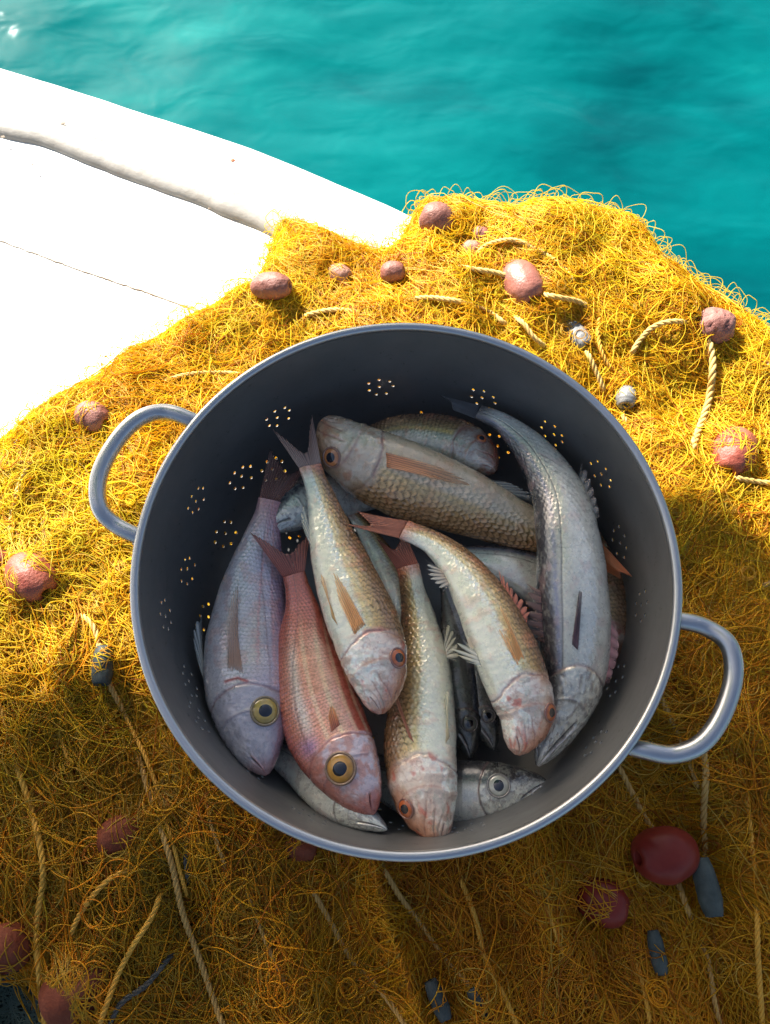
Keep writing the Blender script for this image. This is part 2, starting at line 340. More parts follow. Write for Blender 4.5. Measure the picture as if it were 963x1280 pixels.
def run_strands(n, steps, ds, mode, lift, region=None, bundle=1, rr=(.00042, .00062)):
    """mode: 'curl' tight loops, 'flow' long bundles that run along the heap"""
    nb = max(1, n // bundle)
    X, Y = [], []
    while len(X) < nb:
        x = rng.uniform(-.5, .6, 4000); y = rng.uniform(-.42, .62, 4000)
        d, _ = bdist(x, y); ok = (d > -.002) & in_view(x, y) & (np.hypot(x, y) > .15)
        if region is not None: ok &= rng.random(4000) < region(x, y, d)
        X += list(x[ok]); Y += list(y[ok])
    X = np.array(X[:nb]); Y = np.array(Y[:nb])
    near = sm(-Y, -.1, .25)                                         # towards the viewer the net hangs in long parallel hanks
    flow = -np.pi / 2 + .35 + .9 * (fbm(np.c_[X * 4, Y * 4, X * 0 + 2], 2) - .5) * 2 + (1 - near) * .8
    far = flow * near + (1 - near) * (-.35 + 2.2 * (fbm(np.c_[X * 5, Y * 5, X * 0 + 5], 2) - .5) * 2)
    th = far + rng.normal(0, .35, nb) + np.pi * (rng.random(nb) < .5)
    if mode == 'curl': th = rng.uniform(0, 2 * np.pi, nb)
    kap = rng.normal(0, 62 if mode == 'curl' else 12, nb) * np.exp(rng.normal(-.15, .6, nb))
    X = np.repeat(X, bundle) + rng.normal(0, .0035, nb * bundle) * (bundle > 1); Y = np.repeat(Y, bundle) + rng.normal(0, .0035, nb * bundle) * (bundle > 1)
    th = np.repeat(th, bundle); kap = np.repeat(kap, bundle); k0 = kap.copy(); M = nb * bundle
    sig = 24 if mode == 'curl' else 9
    P = np.zeros((M, steps, 2)); base = th.copy()
    for s in range(steps):
        P[:, s, 0] = X; P[:, s, 1] = Y
        nz = np.repeat(rng.normal(0, sig, nb), bundle) + (rng.normal(0, sig * .35, M) if bundle > 1 else 0)
        kap = kap * .93 + nz + (k0 * .07 if mode == 'curl' else -3.0 * np.sin(th - base))
        kap = np.clip(kap, -260, 260); th = th + kap * ds; X = X + np.cos(th) * ds; Y = Y + np.sin(th) * ds
    d, o = bdist(P[..., 0], P[..., 1])
    ok = d.min(1) > -.030; P, d, o, th, kap = P[ok], d[ok], o[ok], th[ok], kap[ok]; M = len(P)
    lim = np.where(rng.random(M) < .25, .017, .006)[:, None]
    ex = np.where(d < 0, -d - lim * (1 - np.exp(d / lim)), 0)
    P = P - o * ex[..., None] * (d < 0)[..., None]
    d = np.where(d < 0, d + ex, d)
    z = net_h(P[..., 0], P[..., 1], d)
    ph = rng.uniform(0, 6.28, (M, 1)); fr = rng.uniform(.06, .22, (M, 1)); am = rng.uniform(.0008, .0032, (M, 1))
    base_l = (lift[0] + (lift[1] - lift[0]) * rng.random((M, 1)) ** 1.3)
    z = z + base_l * (.5 + .5 * sm(d, -.005, .02)) + .006 * np.exp(-((d + .004) / .012) ** 2) * rng.random((M, 1)) + am * np.sin(ph + fr * np.arange(steps)[None])
    r = np.hypot(P[..., 0], P[..., 1]); wall = .183
    z = np.where(r < wall, np.minimum(z, -.147 + .02 * sm(r, .165, .183)), z)
    for c_, fa, fb, an, pc in COVER:
        if pc <= 0: continue
        dx, dy = P[..., 0] - c_[0], P[..., 1] - c_[1]; ca, sa = math.cos(an), math.sin(an)
        e = ((dx * ca + dy * sa) / fa) ** 2 + ((-dx * sa + dy * ca) / fb) ** 2
        zt = c_[2] + fb * np.where(e < .7, np.sqrt(np.clip(1 - e, 0, 1)), .548 - .913 * (np.sqrt(e) - .8367) * 1.0) + .0012
        dr = (rng.random(M) < pc)[:, None]
        hit = dr & (e < 1.9)
        if not hit.any(): continue
        zz = np.where(hit, np.maximum(z, zt), z); rows = hit.any(1)
        kz = zz[rows]; pad = np.pad(kz, ((0, 0), (4, 4)), 'edge'); bl = sum(pad[:, q:q + kz.shape[1]] for q in range(9)) / 9
        bl = np.where(e[rows] < .97, np.maximum(bl, zt[rows]), bl); z[rows] = np.maximum(z[rows], bl)
    P3 = np.concatenate([P, z[..., None]], -1)
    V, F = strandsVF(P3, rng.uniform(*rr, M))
    # thread colours, light painted in: lemon where sunlit, orange in shade; a few faded
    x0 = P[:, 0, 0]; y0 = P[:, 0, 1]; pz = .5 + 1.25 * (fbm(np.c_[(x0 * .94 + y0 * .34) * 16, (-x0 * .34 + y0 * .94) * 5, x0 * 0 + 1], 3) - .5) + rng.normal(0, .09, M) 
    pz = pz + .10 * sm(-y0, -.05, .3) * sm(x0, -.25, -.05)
    lit_mask = sm(y0 - .12 * x0, -.16, .10)[:, None]; lem = np.array([[.98, .84, .055]]) * lit_mask + np.array([[.92, .56, .024]]) * (1 - lit_mask)
    c = lem * (1 - sm(pz, .52, .76))[:, None] + (np.array([[.94, .60, .022]]) * lit_mask + np.array([[.82, .38, .014]]) * (1 - lit_mask)) * sm(pz, .50, .72)[:, None]
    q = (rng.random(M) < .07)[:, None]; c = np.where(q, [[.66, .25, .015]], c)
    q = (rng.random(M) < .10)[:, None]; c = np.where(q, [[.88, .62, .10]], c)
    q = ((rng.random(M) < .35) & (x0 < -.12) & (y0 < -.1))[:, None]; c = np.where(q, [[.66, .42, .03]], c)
    c = c * rng.uniform(.80, 1.04, (M, 1)) * (1 - .35 * sm(fbm(np.c_[x0 * 9 + 30, y0 * 9, x0 * 0], 3), .55, .75) * (1 - lit_mask[:, 0]))[:, None]
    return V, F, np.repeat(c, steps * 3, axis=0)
def edge_loops(n):
    """threads that stand up in open loops along the outline of the heap"""
    x = rng.uniform(-.5, .6, 60000); y = rng.uniform(-.1, .62, 60000); d, o = bdist(x, y); ok = (d > -.004) & (d < .035) & in_view(x, y); ok[ok] = rng.random(ok.sum()) < np.exp(-d[ok] / .02)
    ok = np.flatnonzero(ok)[:n]; x, y, d, o = x[ok], y[ok], d[ok], o[ok]; M = len(x); st = 34
    t = np.linspace(-1.1, 1.1, st)[None] * np.pi * rng.uniform(.45, 1.0, (M, 1)); r = rng.uniform(.004, .012, (M, 1)); al = np.stack([-o[:, 1], o[:, 0]], 1); tl = rng.uniform(0, 1.2, (M, 1)); sk = rng.normal(0, .5, (M, 1))
    u = r * np.sin(t) * rng.uniform(.6, 1.3, (M, 1)); w_ = r * (1 + np.cos(t)) - .003 + .0015 * np.sin(t * 3 + sk * 9)
    P = np.zeros((M, st, 3)); P[..., 0] = x[:, None] + al[:, :1] * u + o[:, :1] * w_ * np.cos(tl) + al[:, :1] * w_ * sk * .5
    P[..., 1] = y[:, None] + al[:, 1:] * u + o[:, 1:] * w_ * np.cos(tl) + al[:, 1:] * w_ * sk * .5
    P[..., 2] = (net_h(x, y, d) + .002)[:, None] + w_ * np.sin(tl)
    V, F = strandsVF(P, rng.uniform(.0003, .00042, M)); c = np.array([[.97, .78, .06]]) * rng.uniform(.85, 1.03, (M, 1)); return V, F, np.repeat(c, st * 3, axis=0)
def build_net():
    nm = net_material('yellow_twine')
    # the inside of the heap, seen between the threads
    gx = np.linspace(-.56, .68, 330); gy = np.linspace(-.5, .66, 310); X, Y = np.meshgrid(gx, gy, indexing='ij')
    d, _ = bdist(X, Y); Z = net_h(X, Y, d) - .0045 + .004 * (fbm(np.stack([X, Y, X * 0], -1) * 160, 2) - .5)
    Z = np.where(d < .001, ZD - .05, Z)
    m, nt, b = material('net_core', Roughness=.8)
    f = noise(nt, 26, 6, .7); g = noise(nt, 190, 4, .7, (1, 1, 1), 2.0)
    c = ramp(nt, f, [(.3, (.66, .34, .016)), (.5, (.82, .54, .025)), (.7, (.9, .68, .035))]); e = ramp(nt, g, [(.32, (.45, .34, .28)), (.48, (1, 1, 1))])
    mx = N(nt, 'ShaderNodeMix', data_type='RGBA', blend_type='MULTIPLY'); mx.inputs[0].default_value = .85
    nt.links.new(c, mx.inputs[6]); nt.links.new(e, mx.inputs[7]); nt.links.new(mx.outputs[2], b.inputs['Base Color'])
    bump(nt, b, g, .9, .004)
    F = gridF(330, 310); keep = (d.ravel()[F] > .014).all(1)
    Vs = [np.stack([X, Y, Z], -1).reshape(-1, 3)]
    lo = lambda x, y, d: 1 - .8 * sm(y, -.05, .12)
    hi = lambda x, y, d: .9 * sm(y, -.12, .06) + .04
    parts = [run_strands(1900, 46, .0030, 'curl', (.0, .008), region=lo, rr=(.00034, .0005)),
             run_strands(4400, 64, .0034, 'flow', (.0, .008), region=lo, bundle=14, rr=(.00032, .0005)),
             run_strands(1900, 66, .0034, 'flow', (.003, .011), region=lo, rr=(.00036, .00054)),
             run_strands(2000, 110, .0036, 'flow', (.004, .011), region=lambda x, y, d: .9 * sm(-y, .02, .14), bundle=20, rr=(.00036, .00052)),
             run_strands(800, 56, .0032, 'curl', (.006, .014), region=lo, rr=(.00042, .00058)),
             run_strands(4800, 44, .0028, 'curl', (.0, .009), region=hi, rr=(.00022, .00034)),
             run_strands(7200, 60, .0032, 'flow', (.0, .009), region=hi, bundle=9, rr=(.00022, .00034)),
             run_strands(2600, 60, .0030, 'flow', (.004, .011), region=hi, rr=(.00026, .00038)),
             run_strands(1300, 50, .0030, 'curl', (.006, .013), region=hi, rr=(.00026, .00038)),
             run_strands(900, 44, .0024, 'curl', (.0, .012), region=lambda x, y, d: (np.abs(d) < .03) * .9 * (y > 0) + .02, rr=(.0003, .00042)), edge_loops(620)]
    V = np.vstack([p[0] for p in parts]); off = 0; FF = []; 
    for p in parts: FF.append(p[1] + off); off += len(p[0])
    root = thing('fishing_net', (0, 0, ZD), 'yellow fishing net of tangled thread heaped around and under the colander', 'fishing net'); root['kind'] = 'stuff'
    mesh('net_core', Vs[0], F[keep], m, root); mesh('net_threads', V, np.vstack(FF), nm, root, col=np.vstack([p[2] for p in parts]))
build_net()
def build_dark_net():
    # dark green netting in the hollow at the near left corner
    n, st = 500, 40; x = rng.uniform(-.36, -.22, n); y = rng.uniform(-.42, -.25, n); th = rng.uniform(0, 6.28, n); k = rng.normal(0, 60, n); P = np.zeros((n, st, 3))
    for s in range(st):
        P[:, s] = np.c_[x, y, -.187 + .006 * np.sin(x * 90) + .004 * np.sin(y * 70 + x * 40) + rng.uniform(0, .0005, n)]
        k = k * .93 + rng.normal(0, 25, n); th += k * .0026; x = x + np.cos(th) * .0026; y = y + np.sin(th) * .0026
    V, F = strandsVF(P, np.full(n, .0006)); m, nt, b = material('dark_twine', Base_Color=(.02, .045, .035, 1), Roughness=.6)
    g = np.linspace(0, 1, 40); X, Y = np.meshgrid(-.42 + .26 * g, -.5 + .3 * g, indexing='ij')
    root = thing('dark_net', (-.3, -.35, ZD), 'dark green netting in the hollow at the bottom left corner', 'fishing net'); root['kind'] = 'stuff'
    mesh('dark_net_core', np.stack([X, Y, -.188 + .006 * np.sin(X * 90) + .004 * np.sin(Y * 70 + X * 40) - .003], -1).reshape(-1, 3), gridF(40, 40), two_tone('dark_core', (.006, .012, .012), (.012, .03, .025), 90, .8), root)
    mesh('dark_net_threads', V, F, m, root)
build_dark_net()

# ------------------------------------------------------------------ floats and sinkers
def dull(m, v):
    m.node_tree.nodes['Principled BSDF'].inputs['Specular IOR Level'].default_value = v
FM = {
 'dusty': two_tone('dusty_float', (.20, .065, .045), (.31, .135, .10), 45, .55, 1.0, .0028, lo=.38, hi=.68),
 'pale': two_tone('pale_float', (.30, .13, .08), (.38, .20, .135), 50, .6, 1.0, .0028),
 'pink': two_tone('pink_float', (.26, .085, .06), (.32, .13, .095), 22, .42, 1.0, .0028),
 'cracked': two_tone('cracked_float', (.22, .075, .055), (.34, .16, .13), 60, .6, 1.0, .003),
 'red': two_tone('red_float', (.24, .042, .024), (.33, .10, .06), 45, .5, 1.0, .0028),
 'dark': two_tone('brown_float', (.125, .026, .010), (.19, .05, .024), 40, .6, 1.0, .0028),
 'maroon': two_tone('maroon_float', (.15, .016, .011), (.21, .032, .022), 30, .36, .15, .001),
 'light': two_tone('light_sinker', (.13, .13, .13), (.27, .27, .265), 70, .5, .6, .002),
 'slate': two_tone('slate_sinker', (.03, .038, .036), (.06, .07, .068), 60, .55, .6, .0016),
 'blue': two_tone('blue_sinker', (.036, .046, .042), (.075, .092, .085), 55, .5, .5, .0014),
}
for k_ in ('dark', 'maroon', 'slate', 'blue'): dull(FM[k_], .2)
def orient(V, c, ang, tiltz=0):
    """local x is the hole axis"""
    M = Matrix.Rotation(R(-ang), 3, 'Z') @ Matrix.Rotation(R(tiltz), 3, 'Y'); return V @ np.array(M).T + np.array(c)
def build_float(px, py, a, b, ang, lift, kind, label):
    c = at(px, py, ZN + lift); sc = np.linalg.norm(c - CAM) / FPX
    rx, ry = a * sc, b * sc
    # lathe about the hole axis: oval outside, hole through it with a rounded lip
    prof = []; rh = ry * .23
    for t in np.linspace(.06, math.pi - .06, 30): prof.append((-rx * math.cos(t) * (1 - .10 * math.exp(-((math.sin(t)) / .25) ** 2)), max(rh, ry * math.sin(t) ** .86)))
    inner = [(x, rh * .8) for x in np.linspace(prof[-1][0] * .93, prof[0][0] * .93, 6)]
    prof = np.array(prof + inner); nn = 40; th = np.linspace(0, 2 * np.pi, nn, endpoint=False)
    V = np.stack([np.repeat(prof[:, :1], nn, 1), prof[:, 1:] * np.cos(th), prof[:, 1:] * np.sin(th)], -1)
    nz = fbm(V / ry * .9 + px * .37, 3) - .5; am = .30 if kind == 'cracked' else .20
    V = V * (1 + am * nz[..., None])
    if kind == 'cracked':
        g = np.abs(fbm(V / ry * 1.7 + 4.2, 3) - .5); V = V * (1 - .13 * np.exp(-(g / .018) ** 2))[..., None]
    F = gridF(len(prof), nn, True); F = np.vstack([F, np.stack([(len(prof) - 1) * nn + np.arange(nn), np.arange(nn), (np.arange(nn) + 1) % nn, (len(prof) - 1) * nn + (np.arange(nn) + 1) % nn], 1)])
    V = orient(V.reshape(-1, 3), (0, 0, 0), -ang if False else ang, -14)
    o = mesh('net_float', V, F[:, ::-1].copy(), FM[kind]); o.location = c
    tag(o, label, 'net float', 'floats tied along the net')
def build_sinker(px, py, a, b, ang, lift, kind, label):
    c = at(px, py, ZN + lift); sc = np.linalg.norm(c - CAM) / FPX; L, r = a * sc, b * sc
    t = np.linspace(-1, 1, 26); rad = r * (1 - .30 * np.abs(t) ** 2.6) * (1 + .012 * np.sin(t * 17)); x = L * t
    prof = list(zip(x, rad)) + [(L * .99, r * .42), (L * .9, r * .36), (0, r * .34), (-L * .9, r * .36), (-L * .99, r * .42)]
    prof = np.array(prof); nn = 30; th = np.linspace(0, 2 * np.pi, nn, endpoint=False)
    V = np.stack([np.repeat(prof[:, :1], nn, 1), prof[:, 1:] * np.cos(th), prof[:, 1:] * np.sin(th)], -1)
    V = V * (1 + .16 * (fbm(V / r * .9 + px, 3) - .5)[..., None])
    k = len(prof); F = gridF(k, nn, True); F = np.vstack([F, np.stack([(k - 1) * nn + np.arange(nn), np.arange(nn), (np.arange(nn) + 1) % nn, (k - 1) * nn + (np.arange(nn) + 1) % nn], 1)])
    o = mesh('net_sinker', orient(V.reshape(-1, 3), (0, 0, 0), ang, -8), F[:, ::-1].copy(), FM[kind]); o.location = c
    tag(o, label, 'net sinker', 'sinkers tied along the net')
for f in FLOATS: build_float(*f)
for f in SINKERS: build_sinker(*f)

# ------------------------------------------------------------------ ropes
def rope_material(name, c1, c2):
    m, nt, b = material(name, Roughness=.7)
    f = noise(nt, 60, 5, .7); nt.links.new(ramp(nt, f, [(.3, c1), (.65, c2)]), b.inputs['Base Color'])
    bump(nt, b, noise(nt, 900, 3, .6), .5, .0006); return m
RM = {'tan': rope_material('tan_rope', (.34, .19, .045), (.50, .30, .08)), 'gold': rope_material('golden_rope', (.50, .24, .02), (.62, .33, .035)),
      'cream': rope_material('cream_rope', (.50, .31, .07), (.62, .42, .14)), 'grey': rope_material('grey_rope', (.035, .032, .026), (.08, .076, .066))}
ROPES = [
 ([(-20, 840), (8, 905), (22, 960), (42, 1020), (54, 1090), (46, 1160), (50, 1225), (60, 1300)], 6.5, 'gold', .009, 'golden rope running down the left side to the bottom edge'),
 ([(120, 790), (135, 850), (160, 900), (176, 955), (196, 1020), (215, 1080), (228, 1140), (252, 1205), (285, 1300)], 7, 'tan', .010, 'tan rope from the slate sinker down past the brown red float'),
 ([(150, 880), (188, 960), (206, 1020), (222, 1075), (236, 1130)], 5, 'gold', .011, 'thinner rope laid close along the right of the tan one at lower left'),
 ([(206, 1102), (190, 1145), (165, 1185), (145, 1225), (118, 1300)], 6, 'gold', .013, 'bright golden rope slanting down left to the bottom edge'),
 ([(88, 1185), (92, 1160), (112, 1125), (140, 1097), (170, 1085), (200, 1088)], 6, 'gold', .010, 'short hooked rope curving below the brown red float'),
 ([(240, 1030), (233, 1070), (237, 1120)], 6, 'grey', .006, 'short dark grey rope piece between ropes at lower left'),
 ([(228, 1178), (205, 1205), (182, 1232), (150, 1256), (128, 1300)], 6, 'grey', .010, 'dark grey rope slanting to the bottom edge at lower left'),
 ([(380, 1095), (412, 1150), (440, 1200), (478, 1240), (520, 1300)], 6.5, 'tan', .007, 'tan rope below the colander, left one of three slanting together'),
 ([(470, 1070), (500, 1120), (530, 1160), (560, 1200), (598, 1245)], 6.5, 'tan', .008, 'tan rope below the colander that ends at the slate sinker'),
 ([(568, 1080), (592, 1140), (608, 1200), (632, 1250), (655, 1300)], 6, 'gold', .009, 'golden rope below the colander, right one of three slanting together'),
 ([(765, 940), (790, 990), (808, 1025), (826, 1050), (838, 1075), (850, 1110), (868, 1160)], 7, 'tan', .008, 'tan rope threaded through the shiny maroon float'),
 ([(872, 900), (882, 960), (880, 1020), (882, 1068), (884, 1098)], 7.5, 'tan', .009, 'tan rope hanging down into the clear blue grey sinker'),
 ([(815, 850), (840, 900), (862, 950), (878, 1000)], 7, 'tan', .005, 'tan rope seen through the right handle'),
 ([(858, 352), (872, 392), (884, 420), (891, 455), (886, 500), (874, 535), (862, 572)], 8, 'cream', .012, 'pale yellow rope curving down from the cracked float'),
 ([(800, 325), (830, 345), (850, 368), (856, 395)], 6.5, 'cream', .011, 'pale rope curling over the net rim above the cracked float'),
 ([(785, 452), (798, 428), (815, 410), (838, 402), (866, 404)], 6, 'cream', .010, 'pale rope arching left from the cracked float'),
 ([(592, 330), (606, 308), (640, 300), (672, 312), (705, 335), (722, 362)], 5.5, 'cream', .008, 'pale rope looping behind the salmon pink float'),
 ([(560, 330), (590, 336), (625, 342), (645, 352)], 6, 'cream', .010, 'short pale rope running into the salmon pink float from the left'),
 ([(672, 366), (700, 372), (726, 378), (745, 392)], 6, 'cream', .009, 'short pale rope leaving the salmon pink float to the right'),
 ([(640, 392), (655, 405), (668, 422), (690, 440)], 6, 'cream', .010, 'short twisted rope between the salmon float and the colander rim'),
 ([(728, 432), (738, 448), (744, 462), (752, 480), (758, 500)], 6, 'cream', .011, 'rope tail below the light grey weathered sinker'),
 ([(782, 500), (779, 515), (786, 540)], 6, 'cream', .007, 'short rope stub out of the short white grey sinker'),
 ([(505, 374), (540, 372), (580, 378), (615, 392), (640, 412)], 6, 'cream', .009, 'pale rope arching just behind the far rim of the colander'),
 ([(370, 398), (410, 388), (450, 390), (490, 404)], 6, 'cream', .008, 'pale rope behind the far rim, to the left of the arching one'),
 ([(195, 480), (235, 468), (280, 466), (320, 470)], 5.5, 'cream', .007, 'pale rope above the left handle'),
 ([(40, 570), (20, 620), (14, 670), (30, 710)], 6, 'cream', .006, 'pale rope near the left picture edge in the sun'),
 ([(905, 592), (935, 600), (980, 606)], 6, 'cream', .010, 'pale rope running out at the right picture edge'),
 ([(940, 742), (955, 732), (985, 722)], 6, 'tan', .008, 'tan rope end in the shade at the right picture edge'),
 ([(92, 760), (118, 785), (124, 820)], 6.5, 'cream', .007, 'short pale rope running down into the slate sinker at left'),
 ([(300, 1090), (322, 1150), (345, 1205), (368, 1250), (392, 1300)], 5, 'tan', .006, 'thin tan cord, first of the slanting cords to the right of the dark grey rope'),
 ([(655, 1080), (682, 1130), (700, 1180), (712, 1215)], 4.5, 'gold', .005, 'thin golden cord ending at the narrow blue sinker'),
 ([(930, 960), (938, 1040), (946, 1120), (948, 1200), (955, 1300)], 5.5, 'gold', .007, 'golden cord hanging straight down near the right picture edge'),
 ([(868, 1160), (885, 1200), (893, 1250), (905, 1300)], 5.5, 'tan', .006, 'tan cord going on downward below the clear blue grey sinker'),
 ([(765, 1150), (790, 1190), (806, 1240), (816, 1300)], 5, 'gold', .005, 'thin golden cord below the sunken maroon float'),
 ([(845, 960), (856, 1000), (862, 1040), (858, 1090)], 5, 'gold', .006, 'thin golden cord just right of the shiny maroon float'),
 ([(258, 960), (262, 1020), (280, 1080), (290, 1130)], 5, 'tan', .006, 'thin tan cord close to the lower left of the colander rim'),
 ([(60, 880), (82, 940), (96, 1000), (100, 1060)], 5, 'gold', .006, 'thin golden cord in the shade between the two long ropes at left'),
 ([(750, 380), (748, 420), (758, 452), (775, 470)], 5, 'gold', .007, 'golden rope in the net hollow left of the arching pale rope'),
]
def build_rope(pts, wpx, kind, lift, label):
    q = np.array(pts, float); Pw = at(q[:, 0], q[:, 1], ZN); rad = wpx / 2 * np.linalg.norm(Pw.mean(0) - CAM) / FPX
    L0 = np.linalg.norm(np.diff(Pw, axis=0), axis=1).sum(); n = max(30, int(L0 / .0011))
    P, L = spline(Pw, n)
    h = net_h(P[:, 0], P[:, 1]); kk = np.ones(9) / 9; h = np.convolve(np.pad(h, 4, 'edge'), kk, 'valid')
    for it in range(3): h = np.convolve(np.pad(h, 4, 'edge'), kk, 'valid')
    z = h + lift * .85 + .0018; en = np.minimum(np.arange(n), np.arange(n)[::-1]) / n * L; z = z - .012 * (1 - sm(en, 0, .014)) + .0022 * np.sin(np.linspace(0, L * 60, n) + wpx)
    P = spline(at(*[np.interp(np.linspace(0, 1, n), np.linspace(0, 1, len(q2)), q2) for q2 in (spline(np.c_[q, q[:, 0] * 0], 60)[0][:, 0], spline(np.c_[q, q[:, 0] * 0], 60)[0][:, 1])], z), n)[0]
    P[:, :2] += .0006 * (fbm(np.c_[P[:, :2] * 60, P[:, 0] * 0 + wpx], 2)[:, None] - .5)
    T, U, W = frames(P); s = np.linspace(0, L, n); Vs, Fs, off = [], [], 0
    for k in range(3):
        a = s / (rad * 6.2) * 2 * np.pi + k * 2 * np.pi / 3
        H = P + rad * .5 * (np.cos(a)[:, None] * U + np.sin(a)[:, None] * W)
        V, F = tubeVF(H, rad * .54, 7); Vs.append(V); Fs.append(F + off); off += len(V)
    o = mesh('rope', np.vstack(Vs) - P[n // 2], np.vstack(Fs)[:, ::-1].copy(), RM[kind]); o.location = P[n // 2]
    tag(o, label, 'rope', 'ropes of the net')
for r_ in ROPES: build_rope(*r_)

# ------------------------------------------------------------------ colander
PROF = [(r_ * .9755, z_) for r_, z_ in [(.1795, 0), (.1785, -.012), (.1772, -.03), (.1752, -.05), (.1725, -.07), (.1685, -.088), (.162, -.103), (.151, -.117), (.135, -.128), (.112, -.1355), (.08, -.139), (.04, -.140), (.0, -.140)]]
def wallR(z): 
    z = np.asarray(z, float); a = np.array(PROF)[:10]; return np.interp(-z, -a[:, 1], a[:, 0])
def hit_wall(px, py):
    zs = np.linspace(-.002, -.134, 600); P = at(np.full(600, px), np.full(600, py), zs); r = np.hypot(P[:, 0], P[:, 1]); i = np.argmin(np.abs(r - wallR(zs))); return math.atan2(P[i, 1], P[i, 0]), zs[i]
def build_colander():
    col = thing('colander', (0, 0, -.15), 'large grey stainless steel colander with two loop handles, full of fish', 'colander')
    m, nt, b = material('brushed_steel', Metallic=.52, Roughness=.42)
    f = noise(nt, 7, 6, .7); g = noise(nt, 130, 6, .75)
    c = ramp(nt, f, [(.3, (.165, .163, .158)), (.7, (.235, .232, .225))]); e = ramp(nt, g, [(.32, (.42, .40, .38)), (.385, (1, 1, 1))])
    mx = N(nt, 'ShaderNodeMix', data_type='RGBA', blend_type='MULTIPLY'); mx.inputs[0].default_value = .8
    nt.links.new(c, mx.inputs[6]); nt.links.new(e, mx.inputs[7]); nt.links.new(mx.outputs[2], b.inputs['Base Color'])
    nt.links.new(ramp(nt, noise(nt, 20, 6, .7, (1, 1, 3)), [(.3, (.34,) * 3), (.7, (.52,) * 3)]), b.inputs['Roughness'])
    bump(nt, b, noise(nt, 9, 3), .25, .004)
    m2, nt2, b2 = material('polished_steel', Metallic=.95, Roughness=.34, Base_Color=(.44, .45, .47, 1))
    bump(nt2, b2, noise(nt2, 120, 5), .15, .0006)
    pr, plen = spline(np.array([(r, 0, z) for r, z in PROF]), 400); ns = int(plen / .003); 
    idx = np.linspace(0, 399, ns + 1); prr = np.interp(idx, range(400), pr[:, 0]); prz = np.interp(idx, range(400), pr[:, 2]); prr[-1] = .0005
    nA = 372; th = np.linspace(0, 2 * np.pi, nA, endpoint=False)
    G = np.stack([prr[:, None] * np.cos(th), prr[:, None] * np.sin(th), np.repeat(prz[:, None], nA, 1)], -1)
    # clusters: three staggered rows round the wall
    cl = []
    hits = [hit_wall(*p) for p in [(478, 483), (607, 497), (350, 518), (302, 594), (246, 622), (234, 710), (206, 765), (236, 850)]]
    for (an, z) in hits: cl.append((an % (2 * math.pi), z))
    print('HITS', [(round(math.degrees(a_) % 360), round(z_, 3)) for a_, z_ in cl])
    for an, z in [(45, -.062), (28, -.050), (11, -.070), (353, -.052), (335, -.072), (318, -.05), (300, -.072), (283, -.05), (265, -.075), (248, -.052), (230, -.072), (214, -.05)]: cl.append((R(an), z))
    for k in range(14): cl.append(((k * 2 * math.pi / 14 + .1) % (2 * math.pi), -.108))
    for k in range(10): cl.append((k * 2 * math.pi / 10, -.1345))
    hole = set(); sidx = lambda z: int(np.argmin(np.abs(prz[:ns - 20] - z)))
    sizes = np.arange(ns + 1)
    for an, z in cl:
        i0 = sidx(z); R0 = prr[i0]; j0 = an / (2 * math.pi) * nA; kx = .003 / (R0 * 2 * math.pi / nA)
        for q in range(8):
            if q == 0: dx = dy = 0
            else:
                a_ = (q - 1) / 7 * 2 * math.pi + .35; dx = math.cos(a_) * 3.7 * kx; dy = math.sin(a_) * 3.4
            hole.add((int(round(i0 + dy)), int(round(j0 + dx)) % nA))
    V = list(map(tuple, G.reshape(-1, 3))); F = []
    for i in range(ns):
        for j in range(nA):
            a, b_, c_, d = i * nA + j, (i + 1) * nA + j, (i + 1) * nA + (j + 1) % nA, i * nA + (j + 1) % nA
            if (i, j) not in hole: F.append((a, d, c_, b_)); continue
            P = [np.array(V[k]) for k in (a, d, c_, b_)]; cen = sum(P) / 4; ex = (P[1] - P[0] + P[2] - P[3]) / 2; ey = (P[3] - P[0] + P[2] - P[1]) / 2
            rx, ry = (.00140 * .97) / np.linalg.norm(ex), .00140 / np.linalg.norm(ey); st = len(V)
            for q in range(12):
                an = -math.pi * 3 / 4 - math.pi / 12 * 1 + q * math.pi / 6
                V.append(tuple(cen + ex * rx * math.cos(an) + ey * ry * math.sin(an)))
            cs = (a, d, c_, b_)
            for q in range(4):
                k0 = st + q * 3; F.append((cs[q], st + (q * 3 + 1) % 12, k0))
                F.append((cs[q], cs[(q + 1) % 4], st + (q * 3 + 3) % 12, st + (q * 3 + 2) % 12, st + (q * 3 + 1) % 12))
    o = mesh('bowl', np.array(V), F, m, col, solid=.0009); o.modifiers[0].offset = -1
    # rolled rim
    pth = np.c_[.1769 * np.cos(np.linspace(0, 2 * np.pi, 260)), .1769 * np.sin(np.linspace(0, 2 * np.pi, 260)), np.zeros(260)]
    a = np.linspace(0, 2 * np.pi, 14, endpoint=False); rr = .0031
    V = pth[:, None] * (1 + (rr / .1769 * np.cos(a))[None, :, None] * np.array([1, 1, 0])); V[..., 2] = -.0012 + rr * 1.0 * np.sin(a)[None]
    mesh('rim', V.reshape(-1, 3), gridF(260, 14, True), m2, col)
    # foot ring
    V, F = tubeVF(np.array([(.10 * math.cos(t), .10 * math.sin(t), -.1435) for t in np.linspace(0, 2 * math.pi, 90)]), .0035, 8); mesh('foot_ring', V, F, m2, col)
